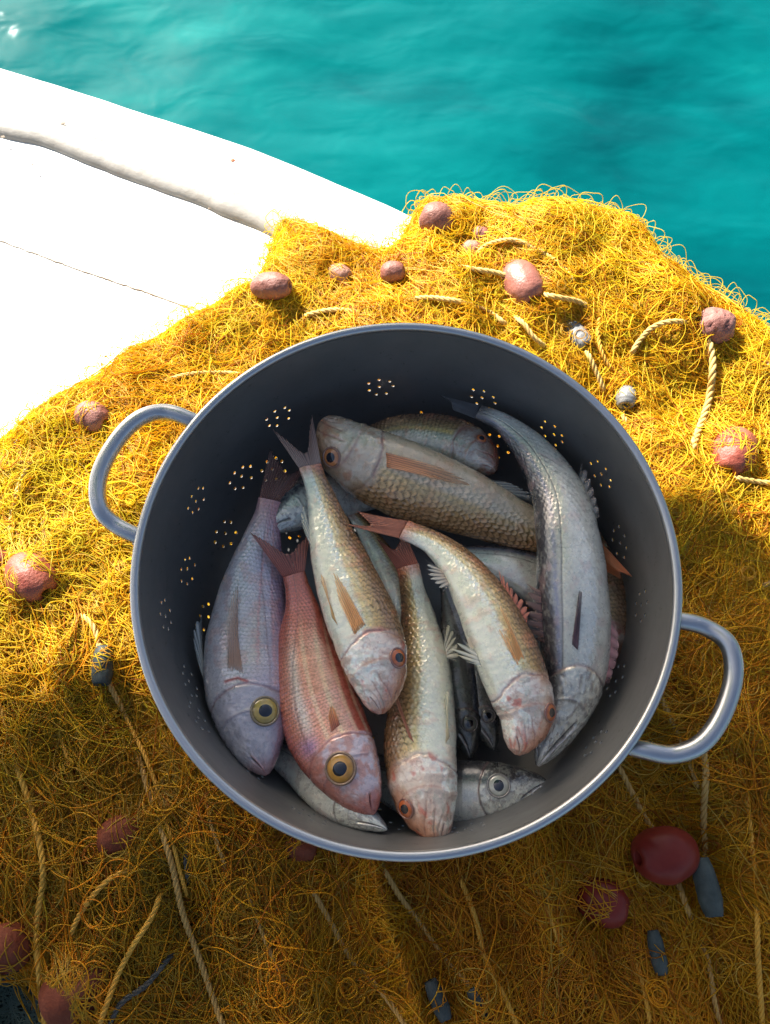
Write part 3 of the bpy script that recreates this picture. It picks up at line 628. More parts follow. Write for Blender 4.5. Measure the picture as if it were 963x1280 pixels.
    for pts in ([(262, 531), (240, 524), (205, 515), (172, 525), (143, 556), (124, 596), (125, 634), (146, 657), (176, 671), (196, 678)],
                [(826, 771), (852, 775), (884, 785), (911, 806), (917, 846), (902, 895), (876, 930), (840, 943), (806, 937), (782, 930)]):
        q = np.array(pts, float); z = np.array([-.016] * len(q)); z[1:-1] = -.013; z[3:-3] = -.008
        P, L = spline(at(q[:, 0], q[:, 1], z), 90)
        rr_ = np.linalg.norm(P[:, :2], axis=1)   # the ends are welded to the outside of the wall
        P[:, :2] *= (np.maximum(rr_, .1825) / rr_)[:, None]; lo = np.minimum(np.arange(90), np.arange(90)[::-1]); P[:, 2] -= .004 * (1 - sm(lo, 0, 14.))
        V, F = tubeVF(P, .0058, 20); mesh('handle', V, F[:, ::-1].copy(), m2, col)
    # drops and crumbs left on the wall show as specks in the steel itself
build_colander()

# ------------------------------------------------------------------ fish
def skin_material(name, metallic=.0, rough=.3, coat=.5, film=0):
    m, nt, b = material(name, Metallic=metallic, Roughness=rough)
    b.inputs['Coat Weight'].default_value = coat; b.inputs['Coat Roughness'].default_value = .12
    b.inputs['Subsurface Weight'].default_value = .06; b.inputs['Subsurface Radius'].default_value = (.004, .002, .001); b.inputs['Subsurface Scale'].default_value = .5
    if film: b.inputs['Thin Film Thickness'].default_value = film
    a = N(nt, 'ShaderNodeVertexColor', layer_name='Col'); nt.links.new(a.outputs[0], b.inputs['Base Color'])
    r = noise(nt, 160, 5, .7); nt.links.new(ramp(nt, r, [(.35, (rough - .08,) * 3), (.65, (rough + .16,) * 3)]), b.inputs['Roughness'])
    bump(nt, b, noise(nt, 420, 4, .7), .25, .0005)
    return m
SKIN = {'mullet': skin_material('mullet_skin', .16, .26, 1.0), 'bream': skin_material('bream_skin', .22, .25, 1.0), 'hake': skin_material('hake_skin', .3, .27, .9)}
def fin_material(name, alpha):
    m, nt, b = material(name, Roughness=.35); a = N(nt, 'ShaderNodeVertexColor', layer_name='Col')
    nt.links.new(a.outputs[0], b.inputs['Base Color']); b.inputs['Coat Weight'].default_value = .4
    tr = N(nt, 'ShaderNodeBsdfTranslucent'); nt.links.new(a.outputs[0], tr.inputs[0])
    tp = N(nt, 'ShaderNodeBsdfTransparent'); m1 = N(nt, 'ShaderNodeMixShader'); m1.inputs[0].default_value = .15
    nt.links.new(b.outputs[0], m1.inputs[1]); nt.links.new(tr.outputs[0], m1.inputs[2])
    m2 = N(nt, 'ShaderNodeMixShader'); mm = N(nt, 'ShaderNodeMath', operation='MULTIPLY'); mm.inputs[1].default_value = 1
    iv = N(nt, 'ShaderNodeMath', operation='SUBTRACT'); iv.inputs[0].default_value = 1; nt.links.new(a.outputs['Alpha'], iv.inputs[1])
    nt.links.new(iv.outputs[0], m2.inputs[0]); nt.links.new(m1.outputs[0], m2.inputs[1]); nt.links.new(tp.outputs[0], m2.inputs[2])
    nt.links.new(m2.outputs[0], nt.nodes['Material Output'].inputs[0]); return m
FINM = fin_material('fin_membrane', 1)
def eye_materials():
    m, nt, b = material('eye_iris', Roughness=.12); b.inputs['Coat Weight'].default_value = 1; b.inputs['Coat Roughness'].default_value = .04
    a = N(nt, 'ShaderNodeVertexColor', layer_name='Col'); nt.links.new(a.outputs[0], b.inputs['Base Color'])
    p, _, bp = material('eye_pupil', Base_Color=(.004, .005, .012, 1), Roughness=.08); bp.inputs['Coat Weight'].default_value = 1
    return m, p
IRISM, PUPM = eye_materials()
def scales(u, v):
    """overlapping round-edged scales; u grows towards the tail. Returns 0..1 height inside the topmost scale and edge mask"""
    best = np.zeros_like(u); got = np.zeros(u.shape, bool); iu = np.floor(u)
    for di in (-1, 0):
        i = iu + di; off = .5 * (np.mod(i, 2))
        vc = np.round(v - off) + off
        rr = np.sqrt(((u - i) / 1.45) ** 2 + ((v - vc) / .66) ** 2)
        ok = (rr < 1) & ~got; best = np.where(ok, rr, best); got |= ok
    best = np.where(got, best, .9)
    return best
def mixc(a, b, m): return a * (1 - m[..., None]) + np.asarray(b, float) * m[..., None]
def line(x, y, pts, wd):
    """soft mask along a polyline drawn in the (a, v) plane of the side of a fish"""
    d = np.full(x.shape, 9.); P = np.array(pts, float)
    for k in range(len(P) - 1):
        A, B = P[k], P[k + 1]; AB = B - A; t = np.clip(((x - A[0]) * AB[0] + (y - A[1]) * AB[1]) / (AB @ AB), 0, 1)
        d = np.minimum(d, np.hypot(x - A[0] - t * AB[0], y - A[1] - t * AB[1]))
    return np.exp(-(d / wd) ** 2)
PROFILES = {
 'mullet': dict(t=[0, .015, .04, .08, .13, .2, .28, .36, .48, .62, .76, .88, .95, 1], d=[.009, .030, .052, .080, .103, .124, .130, .130, .120, .100, .075, .052, .045, .045], v=[.009, .034, .055, .076, .093, .107, .112, .116, .112, .096, .070, .048, .043, .044], w=[.010, .04, .057, .068, .077, .086, .092, .092, .084, .066, .044, .026, .018, .014]),
 'bream': dict(t=[0, .015, .04, .08, .13, .2, .28, .36, .48, .62, .76, .88, .95, 1], d=[.006, .028, .053, .082, .108, .136, .155, .163, .156, .130, .098, .062, .046, .044], v=[.006, .026, .048, .070, .090, .112, .128, .136, .134, .114, .086, .058, .043, .042], w=[.006, .024, .038, .052, .064, .078, .086, .088, .082, .064, .042, .024, .016, .012]),
 'hake': dict(t=[0, .015, .04, .08, .13, .2, .28, .36, .48, .62, .76, .88, .95, 1], d=[.004, .015, .027, .041, .054, .067, .075, .078, .077, .070, .055, .036, .025, .022], v=[.004, .015, .027, .042, .056, .070, .080, .086, .085, .074, .055, .034, .024, .021], w=[.004, .014, .024, .036, .046, .056, .063, .066, .063, .052, .036, .022, .014, .010]),
}
class Fish:
    def __init__(s, sp, name, label, pts, dors, roll=15, deep=1., thick=1., look='', detail=1., eye=None, eyecol=None, eyer=.03, cat='fish', seed=0):
        s.sp = sp; s.pr = PROFILES[sp]; s.deep = deep; s.thick = thick
        q = np.array(pts, float); W = at(q[:, 0], q[:, 1], q[:, 2]); s.n = 500
        # keep inside the bowl
        s.C, s.L = spline(W, s.n); s.T, _, _ = frames(s.C)
        hint = np.array([dors[0], -dors[1], 0.]); Z = np.array([0, -.12, 1.])
        Pm = np.cross(Z, s.T); Pm /= np.linalg.norm(Pm, axis=1)[:, None]; sg = np.sign((Pm @ hint).sum())
        D = Pm * sg; U = Z - s.T * (s.T @ Z)[:, None]; U /= np.linalg.norm(U, axis=1)[:, None]
        ro = np.interp(np.linspace(0, 1, s.n), np.linspace(0, 1, len(np.atleast_1d(roll))), np.radians(np.atleast_1d(roll)))[:, None] if np.ndim(roll) else R(roll)
        s.D = D * np.cos(ro) - U * np.sin(ro); s.U = U * np.cos(ro) + D * np.sin(ro)
        # a limp fish: the body sags a little out of true
        s.seed = seed; s.look = look
        mid = s.C[s.n // 3]; s.root = thing(name, tuple(mid), label, cat, 'fresh fish piled in the colander')
        s.build(detail)
        if eye: s.eye(eye[0], eye[1], eyer, eyecol or (.62, .16, .04))
    def half(s, a, key):
        p = s.pr; v = np.interp(a, p['t'], p[key]); return v * s.L * (s.thick if key == 'w' else s.deep)
    def fr(s, a):
        a = np.asarray(a, float); t = np.linspace(0, 1, s.n); ac = np.clip(a, 0, 1)
        g = lambda A: np.stack([np.interp(ac, t, A[:, k]) for k in range(3)], -1)
        Cc, D, U, T = g(s.C), g(s.D), g(s.U), g(s.T); return Cc + T * ((a - ac) * s.L)[..., None], D, U, T
    def pt(s, a, v, lift=0):
        a = np.asarray(a, float); v = np.asarray(v, float); Cc, D, U, T = s.fr(a)
        h = np.where(v > 0, s.half(a, 'd'), s.half(a, 'v')); x = s.half(a, 'w') * np.sqrt(np.clip(1 - v ** 2, 0, 1)) ** .9
        return Cc + D * (h * v)[..., None] + U * (x + lift)[..., None]
    def build(s, detail):
        na, nt_ = int(330 * detail), int(170 * detail)
        a = np.linspace(0, 1, na) ** 1.12; q = np.linspace(0, 1, nt_, endpoint=False)
        # more rings of points on the side that faces up: theta 0 dorsal, pi/2 upper side, pi ventral
        th = np.where(q < .68, q / .68 * (np.pi * 1.16) - .08 * np.pi, (np.pi * 1.08) + (q - .68) / .32 * (np.pi * .84))
        A, TH = np.meshgrid(a, th, indexing='ij'); v = np.cos(TH); sn = np.sin(TH)
        hd, hv, w = s.half(A, 'd'), s.half(A, 'v'), s.half(A, 'w')
        y = np.where(v > 0, hd, hv) * v; x = w * np.sign(sn) * np.abs(sn) ** .88
        Cc, D, U, T = s.fr(A)
        # true side coordinates for the pattern
        arc = np.where(v > 0, np.interp(A, s.pr['t'], s.pr['d']), np.interp(A, s.pr['t'], s.pr['v'])) * s.deep * (1 - np.abs(TH - np.pi / 2) * 0 ) * np.sign(v) * (np.abs(np.pi / 2 - np.where(TH > np.pi, 2 * np.pi - TH, np.abs(TH))))
        arc = arc * .95
        lat = np.stack([A * 15 + s.seed * 3.1, v * 1.9 + 5, sn * 1.3 + s.seed], -1)
        col, disp, smk, sedge, NU = PAINT[s.sp](s, A, v, arc, sn, lat)
        wob = fbm(lat * 1.3 + 50, 3) - .5; rr = scales(A * NU + wob * 1.6, arc * NU * (1.0) + 100 + wob * 1.2); smk = smk * np.clip(.25 + 1.5 * fbm(lat * 1.1 + 70, 3), 0, 1.2)
        sca = sm(rr, .1, 1.0); edge = sm(rr, .72, .98)
        disp = disp + smk * .0011 * (sca - .5) * (s.L / .2) * (.36 if s.sp == 'mullet' else .25)
        dark, lite = sedge
        col = col * (1 - (smk * dark * edge)[..., None]) + (smk * lite * (sm(rr, .3, .62) * (1 - edge)))[..., None] * (col * .9 + .06)
        blob = fbm(lat * np.array([.45, .6, .8]) + 11, 2) - .5; disp = disp + .0016 * blob * sm(A, 0, .1) * (s.L / .2)
        n = D * (v / np.maximum(hd + hv, 1e-4) * 2 * (hd + hv).max() / 2)[..., None] + U * (sn)[..., None] ; n /= np.linalg.norm(n, axis=-1)[..., None]
        V = Cc + D * y[..., None] + U * x[..., None] + n * disp[..., None] * np.clip(hd / (.02 * s.L), 0, 1)[..., None]
        nT = na; V = V.reshape(-1, 3); col = np.clip(col, .002, .95).reshape(-1, 3)
        F = gridF(na, nt_, True)
        # close the two ends
        c0, c1 = V[:nt_].mean(0), V[-nt_:].mean(0); V = np.vstack([V, c0, c1]); col = np.vstack([col, col[0], col[-1]])
        j = np.arange(nt_); j2 = (j + 1) % nt_; k0, k1 = len(V) - 2, len(V) - 1
        F4 = np.vstack([F, np.stack([j2, j, np.full(nt_, k0), np.full(nt_, k0)], 1)[:0]])
        tri = [(int(p), int(q_), k0) for p, q_ in zip(j, j2)] + [(int((na - 1) * nt_ + q_), int((na - 1) * nt_ + p), k1) for p, q_ in zip(j, j2)]
        # outward normals: D x U against T
        flip = np.dot(np.cross(s.D[10], s.U[10]), s.T[10]) > 0
        if flip: F4 = F4[:, ::-1].copy(); tri = [t[::-1] for t in tri]
        tri = np.array(tri); F4 = np.vstack([F4]); 
        s.body = mesh('body', V, F4, SKIN[s.sp], s.root, col=col)
    def eye(s, a, v, r, ic):
        c = s.pt(a, v); e = .004
        ta = s.pt(a + e, v) - s.pt(a - e, v); tv = s.pt(a, v + .05) - s.pt(a, v - .05); ta /= np.linalg.norm(ta); tv -= ta * (tv @ ta); tv /= np.linalg.norm(tv)
        n = np.cross(ta, tv); n *= np.sign(n @ (s.fr(a)[2])); r = r * s.L; c = c + n * s.L * {'mullet': .0035, 'bream': .004, 'hake': .0055}[s.sp] + n * r * .04
        k, m = 14, 32; rho = np.linspace(0, 1, k); an = np.linspace(0, 2 * np.pi, m, endpoint=False)
        dome = .34 * np.sqrt(np.clip(1 - (rho * .98) ** 2, 0, 1)) - .10
        X = rho[:, None] * np.cos(an); Y = rho[:, None] * np.sin(an)
        V = c + r * (X[..., None] * ta + Y[..., None] * tv + dome[:, None, None] * n)
        rim = sm(rho, .80, .97); inn = 1 - sm(rho, .46, .6)
        ic = np.array(ic); nz = fbm(np.stack([np.repeat(rho[:, None] * 2, m, 1), np.cos(an)[None] * 3 + 0 * X, np.sin(an)[None] * 3 + s.seed + 0 * X], -1), 3)
        cc = ic * (.65 + .7 * nz)[..., None]; cc = mixc(cc, np.minimum(ic * 1.5 + .06, .8), np.repeat((inn * .6)[:, None], m, 1)); cc = mixc(cc, ic * .35 + np.array([.06, .05, .05]), np.repeat(rim[:, None], m, 1))
        F = gridF(k, m, True)
        if (np.cross(ta, tv) @ n) < 0: F = F[:, ::-1].copy()
        e_ = mesh('eye', V.reshape(-1, 3), F[:, ::-1].copy(), IRISM, s.root, col=cc.reshape(-1, 3)); ORI[e_.name] = ORI[s.root.name]
        pk = {'mullet': .50, 'bream': .46, 'hake': .48}[s.sp]; rp = r * pk; V = c + rp * (X[..., None] * ta * 1.0 + Y[..., None] * tv * 1.1) + n * (r * (.34 * np.sqrt(1 - (pk * .98 * rho) ** 2) - .10 + .035 - .03 * rho ** 4))[:, None, None]
        mesh('pupil', V.reshape(-1, 3), F[:, ::-1].copy(), PUPM, e_)
        # fleshy ring round the eye
        t = np.linspace(0, 2 * np.pi, 50); P = c + r * 1.03 * (np.cos(t)[:, None] * ta + np.sin(t)[:, None] * tv) - n * r * .02
        V, F = tubeVF(P, r * .10, 7); mesh('eye_ring', V, F, SKIN[s.sp], s.root, col=np.tile(np.array(ic) * .35 + np.array([.12, .10, .10]), (len(V), 1)))
    def finw(s, B, E, c1, c2, name='fin', alpha=.85, rays=12, jag=.12, arch=.0):
        """B, E: world polylines of the fin's root and free edge"""
        ns, m = rays * 4 + 1, 12; B = spline(B, ns)[0] if len(B) > 2 else np.linspace(B[0], B[1], ns); E = spline(E, ns)[0] if len(E) > 2 else np.linspace(E[0], E[1], ns)
        sidx = np.arange(ns) / 4; ray = np.abs(np.cos(np.pi * sidx)); jg = 1 - jag * (1 - ray) * 1.0 - jag * .5 * rng.random(ns)
        nrm = np.cross(B[-1] - B[0] + 1e-9, E[ns // 2] - B[ns // 2]); nrm /= np.linalg.norm(nrm) + 1e-12
        if nrm[2] < 0: nrm = -nrm
        r_ = np.linspace(0, 1, m); ph = rng.uniform(0, 6)
        P = B[None] + (E - B)[None] * (r_[:, None, None] * jg[None, :, None])
        Lf = np.linalg.norm(E - B, axis=1).mean()
        P = P + nrm * (arch * Lf * np.sin(np.pi * r_[:, None] * .9) + .00035 * ray[None] * (1 - r_[:, None] * .6) + .05 * Lf * np.sin(sidx[None] / rays * 7 + ph + r_[:, None] * 3) * r_[:, None] * .6)[..., None]
        c = np.array(c1)[None, None] * (1 - r_)[:, None, None] + np.array(c2)[None, None] * r_[:, None, None]
        c = c * (.78 + .3 * ray[None, :, None]) * (.9 + .2 * rng.random((1, ns, 1)))
        edge_ = np.minimum(np.arange(ns), np.arange(ns)[::-1]) / (ns - 1)
        soft = (sm(edge_, -.02, .16)[None] * (1 - .35 * r_[:, None])) if name in ('pectoral_fin', 'pelvic_fin', 'anal_fin') else 1.0
        al = soft * np.clip(alpha * (.72 + .33 * ray[None]) + .12 * (1 - r_[:, None]) * alpha - .25 * r_[:, None] * (1 - ray[None]), 0, 1)
        col = np.concatenate([np.clip(c, 0, 1), np.broadcast_to(al, c.shape[:2])[..., None]], -1)
        return mesh(name, P.reshape(-1, 3), gridF(m, ns), FINM, s.root, col=col.reshape(-1, 4), solid=.00035)
    def fin(s, base, edge, c1, c2, **k):
        f = lambda L, g: np.array([s.pt(p[0], p[1], p[2] + g) for p in L]); return s.finw(f(base, -.0006), f(edge, .0026), np.array(c1) * 1.3, np.array(c2) * 1.35, **k)
    def tail(s, t1, t2, fork, c1, c2, z1=0, z2=0, **k):
        """tips of the dorsal and the ventral lobe and the notch, as picture positions with heights relative to the tail root"""
        C1, D, U, T = s.fr(.995); h1, h2 = float(s.half(1, 'd')), float(s.half(1, 'v')); z0 = C1[2]
        B = np.array([C1 + D * h1 * .95, C1 + D * h1 * .3 , C1 - D * h2 * .3, C1 - D * h2 * .95])
        a, b, f = at(t1[0], t1[1], z0 + z1), at(t2[0], t2[1], z0 + z2), at(fork[0], fork[1], z0 + (z1 + z2) / 2)
        if np.linalg.norm(a - B[0]) + np.linalg.norm(b - B[-1]) > np.linalg.norm(b - B[0]) + np.linalg.norm(a - B[-1]): a, b = b, a
        E = [a, a * .62 + f * .38 + T * 0, f, b * .62 + f * .38, b]
        k.setdefault('rays', 14); k.setdefault('jag', .05); return s.finw(B, np.array(E), c1, c2, name='tail_fin', **k)

def paint_mullet(s, A, v, arc, sn, lat):
    nz = fbm(lat * 1.6, 4); n2 = fbm(lat * 5 + 3, 3); n3 = fbm(lat * np.array([2.2, 1.2, 1]) + 21, 4)
    gill = .262 - .05 * np.abs(v + .05) ** 1.7 + .022 * (nz - .5); pre = .17 - .035 * (v + .1) ** 2
    body = sm(A, gill - .002, gill + .03)
    belly = np.array([.68, .735, .64]); gold = np.array([.42, .28, .085]); brown = np.array([.20, .11, .045]); pale = np.array([.50, .50, .40])
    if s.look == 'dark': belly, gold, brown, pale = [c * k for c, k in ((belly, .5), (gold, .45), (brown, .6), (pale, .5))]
    vv = v + .28 * (nz - .5)
    c = mixc(np.broadcast_to(belly, A.shape + (3,)), pale, sm(vv, -.25, .05)); c = mixc(c, gold, .9 * sm(vv, .0, .26)); c = mixc(c, brown, sm(vv, .18, .62))
    c = mixc(c, (.62, .46, .10), .5 * np.exp(-((v - .02 + .1 * (n2 - .5)) / .10) ** 2) * body)
    c = mixc(c, (.60, .18, .10), .22 * sm(n3, .56, .72))
    c = mixc(c, (.50, .17, .10), .75 * sm(A, .93, 1.0))
    c = mixc(c, (.70, .72, .68), .35 * sm(n2, .55, .7) * sm(-v, -.1, .4))
    # head: lavender white cheeks, rosy brown snout and crown
    hc = mixc(np.broadcast_to(np.array([.58, .50, .44]), A.shape + (3,)), (.86, .87, .84), sm(n3, .44, .55)); hc = mixc(hc, (.46, .24, .17), .75 * sm(n3 + .25 * v, .44, .75)); hc = mixc(hc, (.34, .17, .10), sm(v + .5 * (nz - .5), .3, .8) * .85)
    hc = mixc(hc, (.50, .22, .13), .8 * (1 - sm(A + .07 * (n3 - .5) - .05 * v, .04, .13)))
    hc = mixc(hc, (.78, .78, .76), .6 * np.exp(-((A - .215 + .03 * v + .03 * (n2 - .5)) / .018) ** 2)); hc = mixc(hc, (.34, .16, .13), .5 * np.exp(-((fbm(lat * 2 + 90, 3) - .5) / .018) ** 2)); hc = mixc(hc, (.50, .09, .06), .65 * sm(fbm(lat * 1.7 + 40, 3), .60, .72)); hc = mixc(hc, (.30, .42, .36), .35 * sm(fbm(lat * 3 + 60, 3), .58, .68) * sm(-v, -.4, .2))
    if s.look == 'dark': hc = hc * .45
    if s.look == 'green': c = mixc(c, (.40, .23, .09), .55 * np.ones_like(v)); hc = mixc(hc, (.40, .30, .17), .55 * np.ones_like(v))
    mx_ = line(A, v * .12, [(.012, .012), (.04, -.012), (.075, -.038), (.10, -.05)], .0040); po = line(A, v * .12, [(.035, .07), (.06, .035), (.10, -.008), (.13, -.02)], .0036); no = line(A, v * .12, [(.062, .072), (.068, .074)], .0035)
    cr = np.sin(v * 26 + n2 * 7) * (1 - sm(A, .05, .14)) * sm(A, .0, .02); hc = mixc(hc, (.26, .10, .08), .55 * np.clip(mx_ + po, 0, 1)); hc = mixc(hc, (.74, .68, .62), .45 * np.exp(-((v * .12 + .045 + .2 * A) / .018) ** 2) * (1 - sm(A, .10, .18))); hc = mixc(hc, (.1, .05, .04), no)
    c = mixc(hc, c, body)
    ge = np.exp(-((A - gill - .003) / .005) ** 2); pe = np.exp(-((A - pre) / .0045) ** 2) * sm(v, -.9, -.6) * sm(-v, -.75, -.5)
    c = mixc(c, (.22, .07, .07), .6 * ge * sm(-v, -.8, -.3) * sm(n3, .36, .5)); c = mixc(c, (.30, .12, .10), .5 * pe)
    mouth = line(A, v * .12, [(0, -.05), (.025, -.064), (.052, -.084)], .0036); jaw = line(A, v * .12, [(.0, -.03), (.04, -.04), (.075, -.075)], .004)
    c = mixc(c, (.13, .035, .03), .85 * mouth); c = mixc(c, (.35, .18, .14), .5 * jaw); k = s.L
    disp = k * (.0035 * (1 - sm(A, gill - .006, gill + .02)) * sm(A, .03, .2) * (1 - np.abs(v) ** 3) - .0028 * ge + .003 * np.exp(-((A - pre + .008) / .012) ** 2) * (1 - body) - .006 * mouth - .002 * jaw - .0022 * mx_ - .0018 * po + .0002 * cr + .0035 * (n2 - .5) * (1 - body) * sm(A, .0, .05) + .005 * (n3 - .5) * body)
    c = c * np.array([1.20, 1.10, .98])
    smk = body * sm(v, -.62, -.1) * (1 - .4 * sm(A, .85, 1)) + .25 * body * sm(v, -.95, -.6)
    return c, disp, smk, (np.where(v > .2, .48, .22), np.where(v > .2, .5, .3)), 50
def paint_bream(s, A, v, arc, sn, lat):
    nz = fbm(lat * 1.5, 4); n2 = fbm(lat * 5 + 3, 3); n3 = fbm(lat * 2.4 + 21, 4); red = s.look == 'red'
    gill = .285 - .055 * np.abs(v + .05) ** 1.8 + .014 * (nz - .5); pre = .20 - .04 * (v + .1) ** 2; body = sm(A, gill - .002, gill + .022)
    vv = v + .3 * (nz - .5)
    if red:
        c = mixc(np.broadcast_to(np.array([.50, .30, .23]), A.shape + (3,)), (.46, .19, .12), sm(vv, -.5, .2)); c = mixc(c, (.36, .085, .055), sm(np.abs(vv - .05), .5, .95))
        c = mixc(c, (.62, .48, .32), .55 * sm(np.sin(arc * 36 * np.pi * 2 * .5 + 1), .2, .9) * sm(-v, -.35, .0) * body)
        c = mixc(c, (.56, .57, .50), .65 * np.exp(-((v - .38) / .15) ** 2) * sm(A, .3, .4) * sm(-A, -.8, -.6)); c = mixc(c, (.42, .10, .06), .85 * sm(A, .66, .85))
        c = mixc(c, (.25, .17, .38), .7 * np.exp(-(((A - .31) / .035) ** 2 + ((v - .5) / .22) ** 2)))
    else:
        c = mixc(np.broadcast_to(np.array([.50, .50, .53]), A.shape + (3,)), (.39, .36, .42), sm(vv, -.2, .4)); c = mixc(c, (.30, .20, .30), sm(vv, .45, .95))
        c = mixc(c, (.50, .47, .28), .42 * np.exp(-((v - .25) / .22) ** 2) * sm(A, .28, .4) * sm(-A, -.75, -.5)); c = mixc(c, (.42, .10, .10), .5 * np.exp(-((v - .3 - .1 * (n2 - .5)) / .03) ** 2) * sm(A, .32, .4)); c = mixc(c, (.42, .10, .10), .35 * np.exp(-((v - .62) / .04) ** 2) * sm(A, .32, .4))
        c = mixc(c, (.44, .16, .13), .7 * sm(A, .82, 1)); c = mixc(c, (.48, .26, .22), .35 * sm(n3, .5, .65) * body)
    u = (A * 78) % 1 - .5; dd = (arc * 78) % 1 - .5; dots = np.exp(-((u ** 2 + dd ** 2) / .035)) * sm(fbm(lat * 9, 2), .45, .6)
    c = mixc(c, (.36, .40, .60), .5 * dots * body * sm(v, -.2, .5))
    if red: hc = mixc(np.broadcast_to(np.array([.50, .30, .27]), A.shape + (3,)), (.56, .50, .54), sm(n3, .42, .6)); hc = mixc(hc, (.42, .13, .09), sm(v + .5 * (n2 - .5), .15, .7) * .8); hc = mixc(hc, (.45, .13, .11), .7 * (1 - sm(A, .03, .1)))
    else: hc = mixc(np.broadcast_to(np.array([.38, .38, .43]), A.shape + (3,)), (.46, .46, .51), sm(n3, .42, .6)); hc = mixc(hc, (.30, .24, .30), sm(v + .4 * (n2 - .5), .3, .9)); hc = mixc(hc, (.40, .20, .20), .6 * (1 - sm(A, .02, .07)))
    c = mixc(hc, c, body)
    ge = np.exp(-((A - gill - .003) / .0055) ** 2); pe = np.exp(-((A - pre) / .004) ** 2) * (np.abs(v) < .8)
    c = mixc(c, (.20, .09, .11) if not red else (.28, .06, .05), .6 * ge); c = mixc(c, (.24, .18, .22), .45 * pe)
    if not red: c = mixc(c, (.30, .03, .03), .95 * line(A, v * .15, [(.30, .01), (.315, -.02), (.31, -.065)], .006))
    c = c * np.array([1.16, 1.08, 1.04])
    ll = line(A, v, [(.28, .55), (.4, .52), (.6, .42), (.8, .2), (1, .05)], .016) * body; c = mixc(c, (.18, .08, .07), .6 * ll)
    mouth = line(A, v * .12, [(0, -.02), (.03, -.032), (.06, -.052)], .0045); lip = line(A, v * .12, [(.0, -.006), (.03, -.018), (.065, -.038)], .006)
    c = mixc(c, (.5, .2, .17), .6 * lip); c = mixc(c, (.10, .03, .03), .9 * mouth); k = s.L
    disp = k * (.0045 * (1 - body) * sm(A, .03, .22) * (1 - np.abs(v) ** 3) - .003 * ge + .002 * pe - .011 * mouth + .004 * lip + .0035 * (n2 - .5) * (1 - body) - .0012 * ll)
    smk = body * sm(v, -1.0, -.4) * (1 - .5 * sm(A, .85, 1))
    return c, disp, smk, (.34 if red else .26, .62 if red else .42), 68
def paint_hake(s, A, v, arc, sn, lat):
    nz = fbm(lat * 1.4, 4); n2 = fbm(lat * 6 + 3, 3); n3 = fbm(lat * 2.2 + 21, 4); jack = s.look == 'jack'
    gill = (.25 if not jack else .29) - .05 * np.abs(v + .05) ** 1.8; pre = gill - .075; body = sm(A, gill, gill + .012); vv = v + .16 * (nz - .5)
    c = mixc(np.broadcast_to(np.array([.62, .64, .62]), A.shape + (3,)), (.46, .48, .44), sm(vv, -.35, .35)); c = mixc(c, (.34, .35, .34), sm(vv, .34, .46)); c = mixc(c, (.055, .055, .065), sm(vv, .52, .74)); c = mixc(c, (.14, .16, .26), .8 * np.exp(-((v - .56) / .08) ** 2) * body)
    c = mixc(c, (.46, .30, .30), .3 * sm(n3, .54, .68)); c = mixc(c, (.36, .37, .34), .4 * sm(n2, .52, .66)); c = mixc(c, (.10, .09, .09), sm(A, .94, 1))
    hc = mixc(np.broadcast_to(np.array([.52, .54, .52]), A.shape + (3,)), (.66, .68, .64), sm(n3, .45, .62)); hc = mixc(hc, (.42, .28, .27), .5 * sm(n2, .54, .68)); hc = mixc(hc, (.10, .105, .12) if not jack else (.045, .048, .055), sm(v + .4 * (n2 - .5) + (.25 if jack else 0), .3, .62)); hc = mixc(hc, (.24, .26, .26), .6 * sm(n2, .52, .6))
    if jack: c = mixc(c, (.05, .052, .06), .85 * sm(v, .15, .45))
    c = c * np.array([1.10, 1.07, 1.0]); hc = hc * np.array([1.12, 1.08, 1.0])
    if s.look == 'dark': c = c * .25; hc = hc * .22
    c = mixc(hc, c, body); ge = np.exp(-((A - gill - .003) / .005) ** 2); pe = np.exp(-((A - pre) / .0035) ** 2) * (np.abs(v) < .7)
    c = mixc(c, (.20, .12, .13), .65 * ge); c = mixc(c, (.20, .19, .19), .5 * pe)
    ll = line(A, v, [(.22, .48), (.5, .36), (.8, .2), (1, .02)], .022) * body; c = mixc(c, (.10, .095, .10), .85 * ll)
    mouth = line(A, v * .075, [(0, -.004), (.06, -.018), (.12, -.036)], .0042); lip = line(A, v * .075, [(0, -.012), (.06, -.027), (.115, -.045)], .005)
    c = mixc(c, (.62, .58, .56), .7 * lip); c = mixc(c, (.05, .03, .035), .95 * mouth); k = s.L
    disp = k * (.006 * (1 - body) * sm(A, .03, .2) * (1 - np.abs(v) ** 3) - .004 * ge + .0022 * pe - .009 * mouth + .003 * lip + .004 * (n2 - .5) * (1 - body) - .001 * ll)
    return c, disp, body * .5 * sm(v, -.9, -.3), (.18, .2), 80
PAINT = {'mullet': paint_mullet, 'bream': paint_bream, 'hake': paint_hake}
OR1, OR2 = (.66, .29, .09), (.70, .42, .17); RD1, RD2 = (.50, .15, .09), (.52, .20, .12); WH1, WH2 = (.62, .60, .52), (.66, .62, .44)

